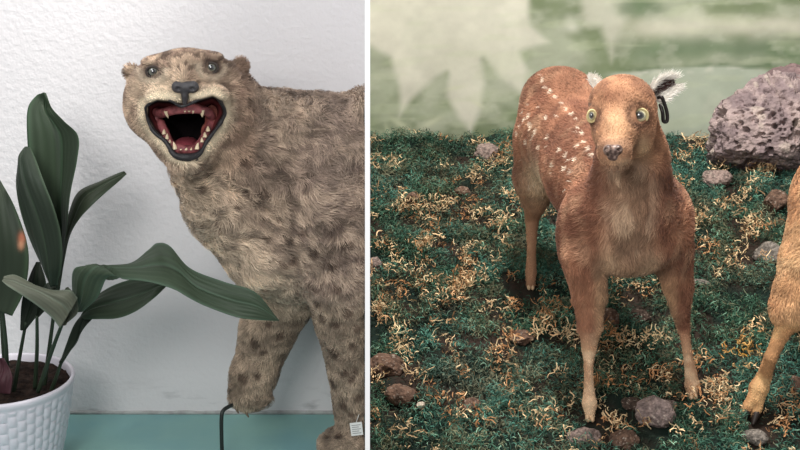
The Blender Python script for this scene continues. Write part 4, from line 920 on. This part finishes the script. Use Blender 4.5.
# ears: cupped, white fringe
def ear(E1, E2, depth, seed, tint_in, tint_out, label):
    n, m = 26, 15; a = catmull([P(*e) for e in E1], n); b_ = catmull([P(*e) for e in E2], n); t = np.linspace(0, 1, m)[None]; u = np.linspace(0, 1, n)[:, None]
    base = a[:, None]*(1-t[..., None])+b_[:, None]*t[..., None]; base[..., 1] += depth*np.sin(math.pi*t)*(1-u*.6)
    V = base.reshape(-1, 3); ii = np.arange(n*m).reshape(n, m); q = np.stack([ii[:-1, :-1], ii[1:, :-1], ii[1:, 1:], ii[:-1, 1:]], -1).reshape(-1, 4)
    V2 = V+np.array([0, .002, 0]); N = n*m; rim = np.concatenate([ii[:, 0], ii[-1, 1:], ii[-2::-1, -1], ii[0, -2:0:-1]]); r2 = np.roll(rim, -1)
    T_ = np.broadcast_to(t, (n, m)).reshape(-1); c = mix(np.tile(lin(tint_in), (N, 1)), np.tile(lin((235, 225, 212)), (N, 1)), np.clip(np.exp(-(T_/.16)**2)+np.exp(-((1-T_)/.16)**2), 0, 1))
    er = mesh_np('ear', np.vstack([V, V2]), [q, q[:, ::-1]+N, np.stack([r2, rim, rim+N, r2+N], 1)], np.vstack([c, np.tile(lin(tint_out), (N, 1))]), M_skin, fawn)
    er['label'] = label
    g = np.random.default_rng(seed); vn = vnorm(V, q); k = 3000; i1 = g.integers(0, len(V), k); p = V[i1]+g.normal(0, .001, (k, 3)); nn = np.tile([0, -1., 0], (k, 1)); ax = (a[-1]+b_[-1]-a[0]-b_[0]); ax /= np.linalg.norm(ax)
    fl_ = .3*np.linalg.norm(a[0]-a[-1])+.001; edge = (T_[i1] < .2) | (T_[i1] > .8); keep = edge | (g.random(k) < .1); p, nn, i1, edge = p[keep], nn[keep], i1[keep], edge[keep]
    cc = mix(np.tile(lin((242, 236, 226)), (len(p), 1)), c[i1], (~edge)*.7)*g.uniform(.85, 1.1, (len(p), 1))
    sd = np.where(T_[i1] < .5, -1, 1)[:, None]*np.array([[.2, 0, -.8]]); strands('ear_fringe', p, nn, ax+sd*edge[:, None]*.5+g.normal(0, .3, p.shape), np.where(edge, fl_, .004)*g.uniform(.6, 1.1, len(p)), np.full(len(p), .0008), cc, M_fur, er, g=g)
    return er
er = ear([(648, 92, 1.83), (652, 84, 1.835), (662, 77, 1.84), (674, 78, 1.85)], [(655, 100, 1.83), (660, 99, 1.835), (668, 94, 1.84), (677, 86, 1.85)], .014, 8, (58, 38, 36), (150, 100, 75), 'drooping ear with white fringe and a dark tag')
ear([(597, 92, 1.86), (593, 86, 1.865), (591, 81, 1.87), (590.5, 77, 1.875)], [(602, 86, 1.86), (600, 83, 1.865), (598, 80, 1.87), (593, 77, 1.875)], .006, 9, (190, 165, 145), (200, 180, 160), 'ear mostly hidden behind the head, white tip')
M_clip = material('clip_metal', (70, 66, 64), rough=.3, metal=.8)
tgp = catmull([P(658, 98, 1.83), P(661.5, 97, 1.825), P(664.5, 104, 1.825), P(667, 113, 1.825), P(667, 121, 1.825), P(663.5, 121, 1.825), P(662.5, 112, 1.825), P(660, 104, 1.83)], 40)
et = tube('ear_tag', tgp, .003, M_clip, er); et['label'] = 'dark metal clip hanging from the ear'
# hooves
c = P(589.5, 419, yl-.012); fawn_hoof(c, .0095, M_hoof2, fawn)
c = P(692.5, 397, yr-.010); fawn_hoof(c, .0095, M_hoof2, fawn)
c = P(530.5, 288, yh-.008); fawn_hoof(c, .009, M_hoof2, fawn); c = P(588, 291, yh2-.008); fawn_hoof(c, .009, M_hoof2, fawn)
# ------------------------------------------------------------------ second deer, mostly beyond the right edge
deer = empty('mounted_deer', (P(860, 380, 2.0)[0], 2.0, float(GA+GB*2.0)), 'golden-tan deer cropped by the right edge, one foreleg stepping forward', 'deer')
yd = gpos(750, 414)[1]
def fn2(f, e, ch):
    ch([(858, 200, 1.98, 62), (905, 190, 2.12, 60), (950, 180, 2.25, 58)], .03); e(856, 205, 1.94, 62, .085, 66, .03)
    ch([(862, 150, 1.92, 40), (885, 90, 1.86, 30), (895, 60, 1.83, 28)], .03)
    e(895, 50, 1.80, 32, .06, 29, .012); ch([(893, 60, 1.78, 24), (886, 98, 1.71, 13)], .015)
    ch([(838, 215, 1.90, 46), (815, 262, 1.88, 33), (801, 292, 1.87, 25), (793, 309, 1.865, 21.5), (789, 320, 1.86, 12.5), (782, 333, 1.855, 7.6), (771, 357, 1.85, 6.2), (764, 377, yd+.006, 6.8), (759, 388, yd+.002, 8.8), (756, 398, yd-.004, 7.4)], .008)
    ch([(754, 396, yd-.004, 5.5), (747, 407, yd-.010, 4.6), (744, 414, yd-.016, 4.0)], .003); ch([(759, 397, yd-.004, 5.5), (757, 408, yd-.010, 4.8), (755, 415, yd-.015, 4.2)], .003)
    ch([(892, 235, 1.93, 36), (892, 300, 1.92, 18), (892, 350, 1.92, 9), (890, 395, 1.90, 8)], .01)
    ch([(930, 200, 2.25, 34), (932, 245, 2.30, 14), (930, 300, 2.28, 6.5)], .01); ch([(972, 200, 2.25, 34), (976, 245, 2.30, 14), (974, 300, 2.28, 6.5)], .01)
    e(864, 42, 1.87, 16, .012, 9, .01); e(926, 42, 1.87, 16, .012, 9, .01)
def coat2(p):
    u, v = proj(p); n_ = len(p); T = lambda c: np.tile(lin(c), (n_, 1))
    c = mix(T((200, 150, 104)), T((176, 122, 80)), sst(.4, .62, fbm(p, 18, 5)))
    band = np.exp(-(((v-(262-(u-790)*.1))/7)**2)); c = mix(c, T((218, 176, 130)), band*.7*(u < 830))
    c = mix(c, T((158, 104, 60)), np.exp(-(((u-790)/30)**2+((v-288)/13)**2))*.5)
    c = mix(c, mix(T((206, 158, 102)), T((184, 130, 80)), sst(.4, .6, fbm(p, 40, 4))), sst(316, 330, v)); return c
def dir2(p):
    u, v = proj(p); d = np.tile([.2, .3, -.9], (len(p), 1)); return d
def len2(p):
    u, v = proj(p); L = np.full(len(p), .012); L = np.where(v > 322, .0035, L); L = np.where((v > 295) & (v <= 322), .013, L); L = np.where(u > 830, .009, L); return L
def w2(p):
    u, v = proj(p); return np.where(u < 835, 1.0, .12)
DV, DQ, DN, db = build_fawn(deer, (P(742, 300, 1.8)[0]-.01, 1.66, .2), (P(1000, 200, 2.2)[0]+.1, 2.42, 1.0), fn2, coat2, dir2, len2, w2, 60000, 77, h=.0031, wid=.001)
def pointed(c, a, w, mat, parent):
    pr = []; c = np.array(c); a = np.array(a)
    for t in np.linspace(0, 1, 6): q_ = c+(a-c)*t; r = w*(1-t*.62); pr.append((q_, (r, r*1.25, r), .003))
    return sdf_part('hoof', pr, mat, parent, h=.0010)
pointed(P(746, 412, yd-.014), P(741.5, 421, yd-.028), .0068, M_hoof, deer); pointed(P(756, 413, yd-.014), P(753, 424, yd-.026), .007, M_hoof, deer)
for (a, b_, Y) in ((890, 398, 1.895), (930, 303, 2.27), (974, 303, 2.27)): fawn_hoof(P(a, b_, Y), .01, M_hoof, deer)
for (a, b_) in ((872, 56), (912, 56)):
    h3, _ = hit(db, a, b_)
    if h3 is not None: ball('eye', h3, (.009, .009, .009), M_eye, deer, feye)
# ------------------------------------------------------------------ lights, camera
def area(name, loc, target, size, power, colr=(1, 1, 1), sy=None, spread=None):
    l = bpy.data.lights.new(name, 'AREA'); l.energy = power; l.color = colr; l.size = size
    if sy: l.shape = 'RECTANGLE'; l.size_y = sy
    if spread: l.spread = spread
    o = bpy.data.objects.new(name, l); C.objects.link(o); o.location = loc
    o.rotation_euler = (Vector(target)-Vector(loc)).to_track_quat('-Z', 'Y').to_euler(); return o
area('left_soft_light', (-1.3, 0.9, 2.7), (-.55, 2.4, .6), 1.1, 27, (.95, .97, 1.0))  # soft cool light from above for the left side
area('display_lamp', (.36, 1.85, 2.7), (.72, 2.2, .4), .3, 84, (1, .97, .93))
area('front_fill', (-.8, -.6, 1.9), (-.1, 2, .6), 1.0, 46, (1, .99, .97))  # added front fill, whitens the divider's edge and lifts the left side
w = bpy.data.worlds.new('world'); SC.world = w; w.use_nodes = True; w.node_tree.nodes['Background'].inputs[0].default_value = (.95, .97, 1, 1); w.node_tree.nodes['Background'].inputs[1].default_value = .35
cam = bpy.data.cameras.new('camera'); cam.sensor_width = 36; cam.lens = F/800*36; cam.shift_x = (400-PX0)/800; cam.clip_start = .05
co = bpy.data.objects.new('camera', cam); C.objects.link(co); co.location = (0, 0, H); co.rotation_euler = (math.pi/2-PITCH, 0, 0); SC.camera = co
vs = SC.view_settings; vs.view_transform = 'Standard'; vs.look = 'None'; vs.gamma = 1; vs.exposure = 0.0
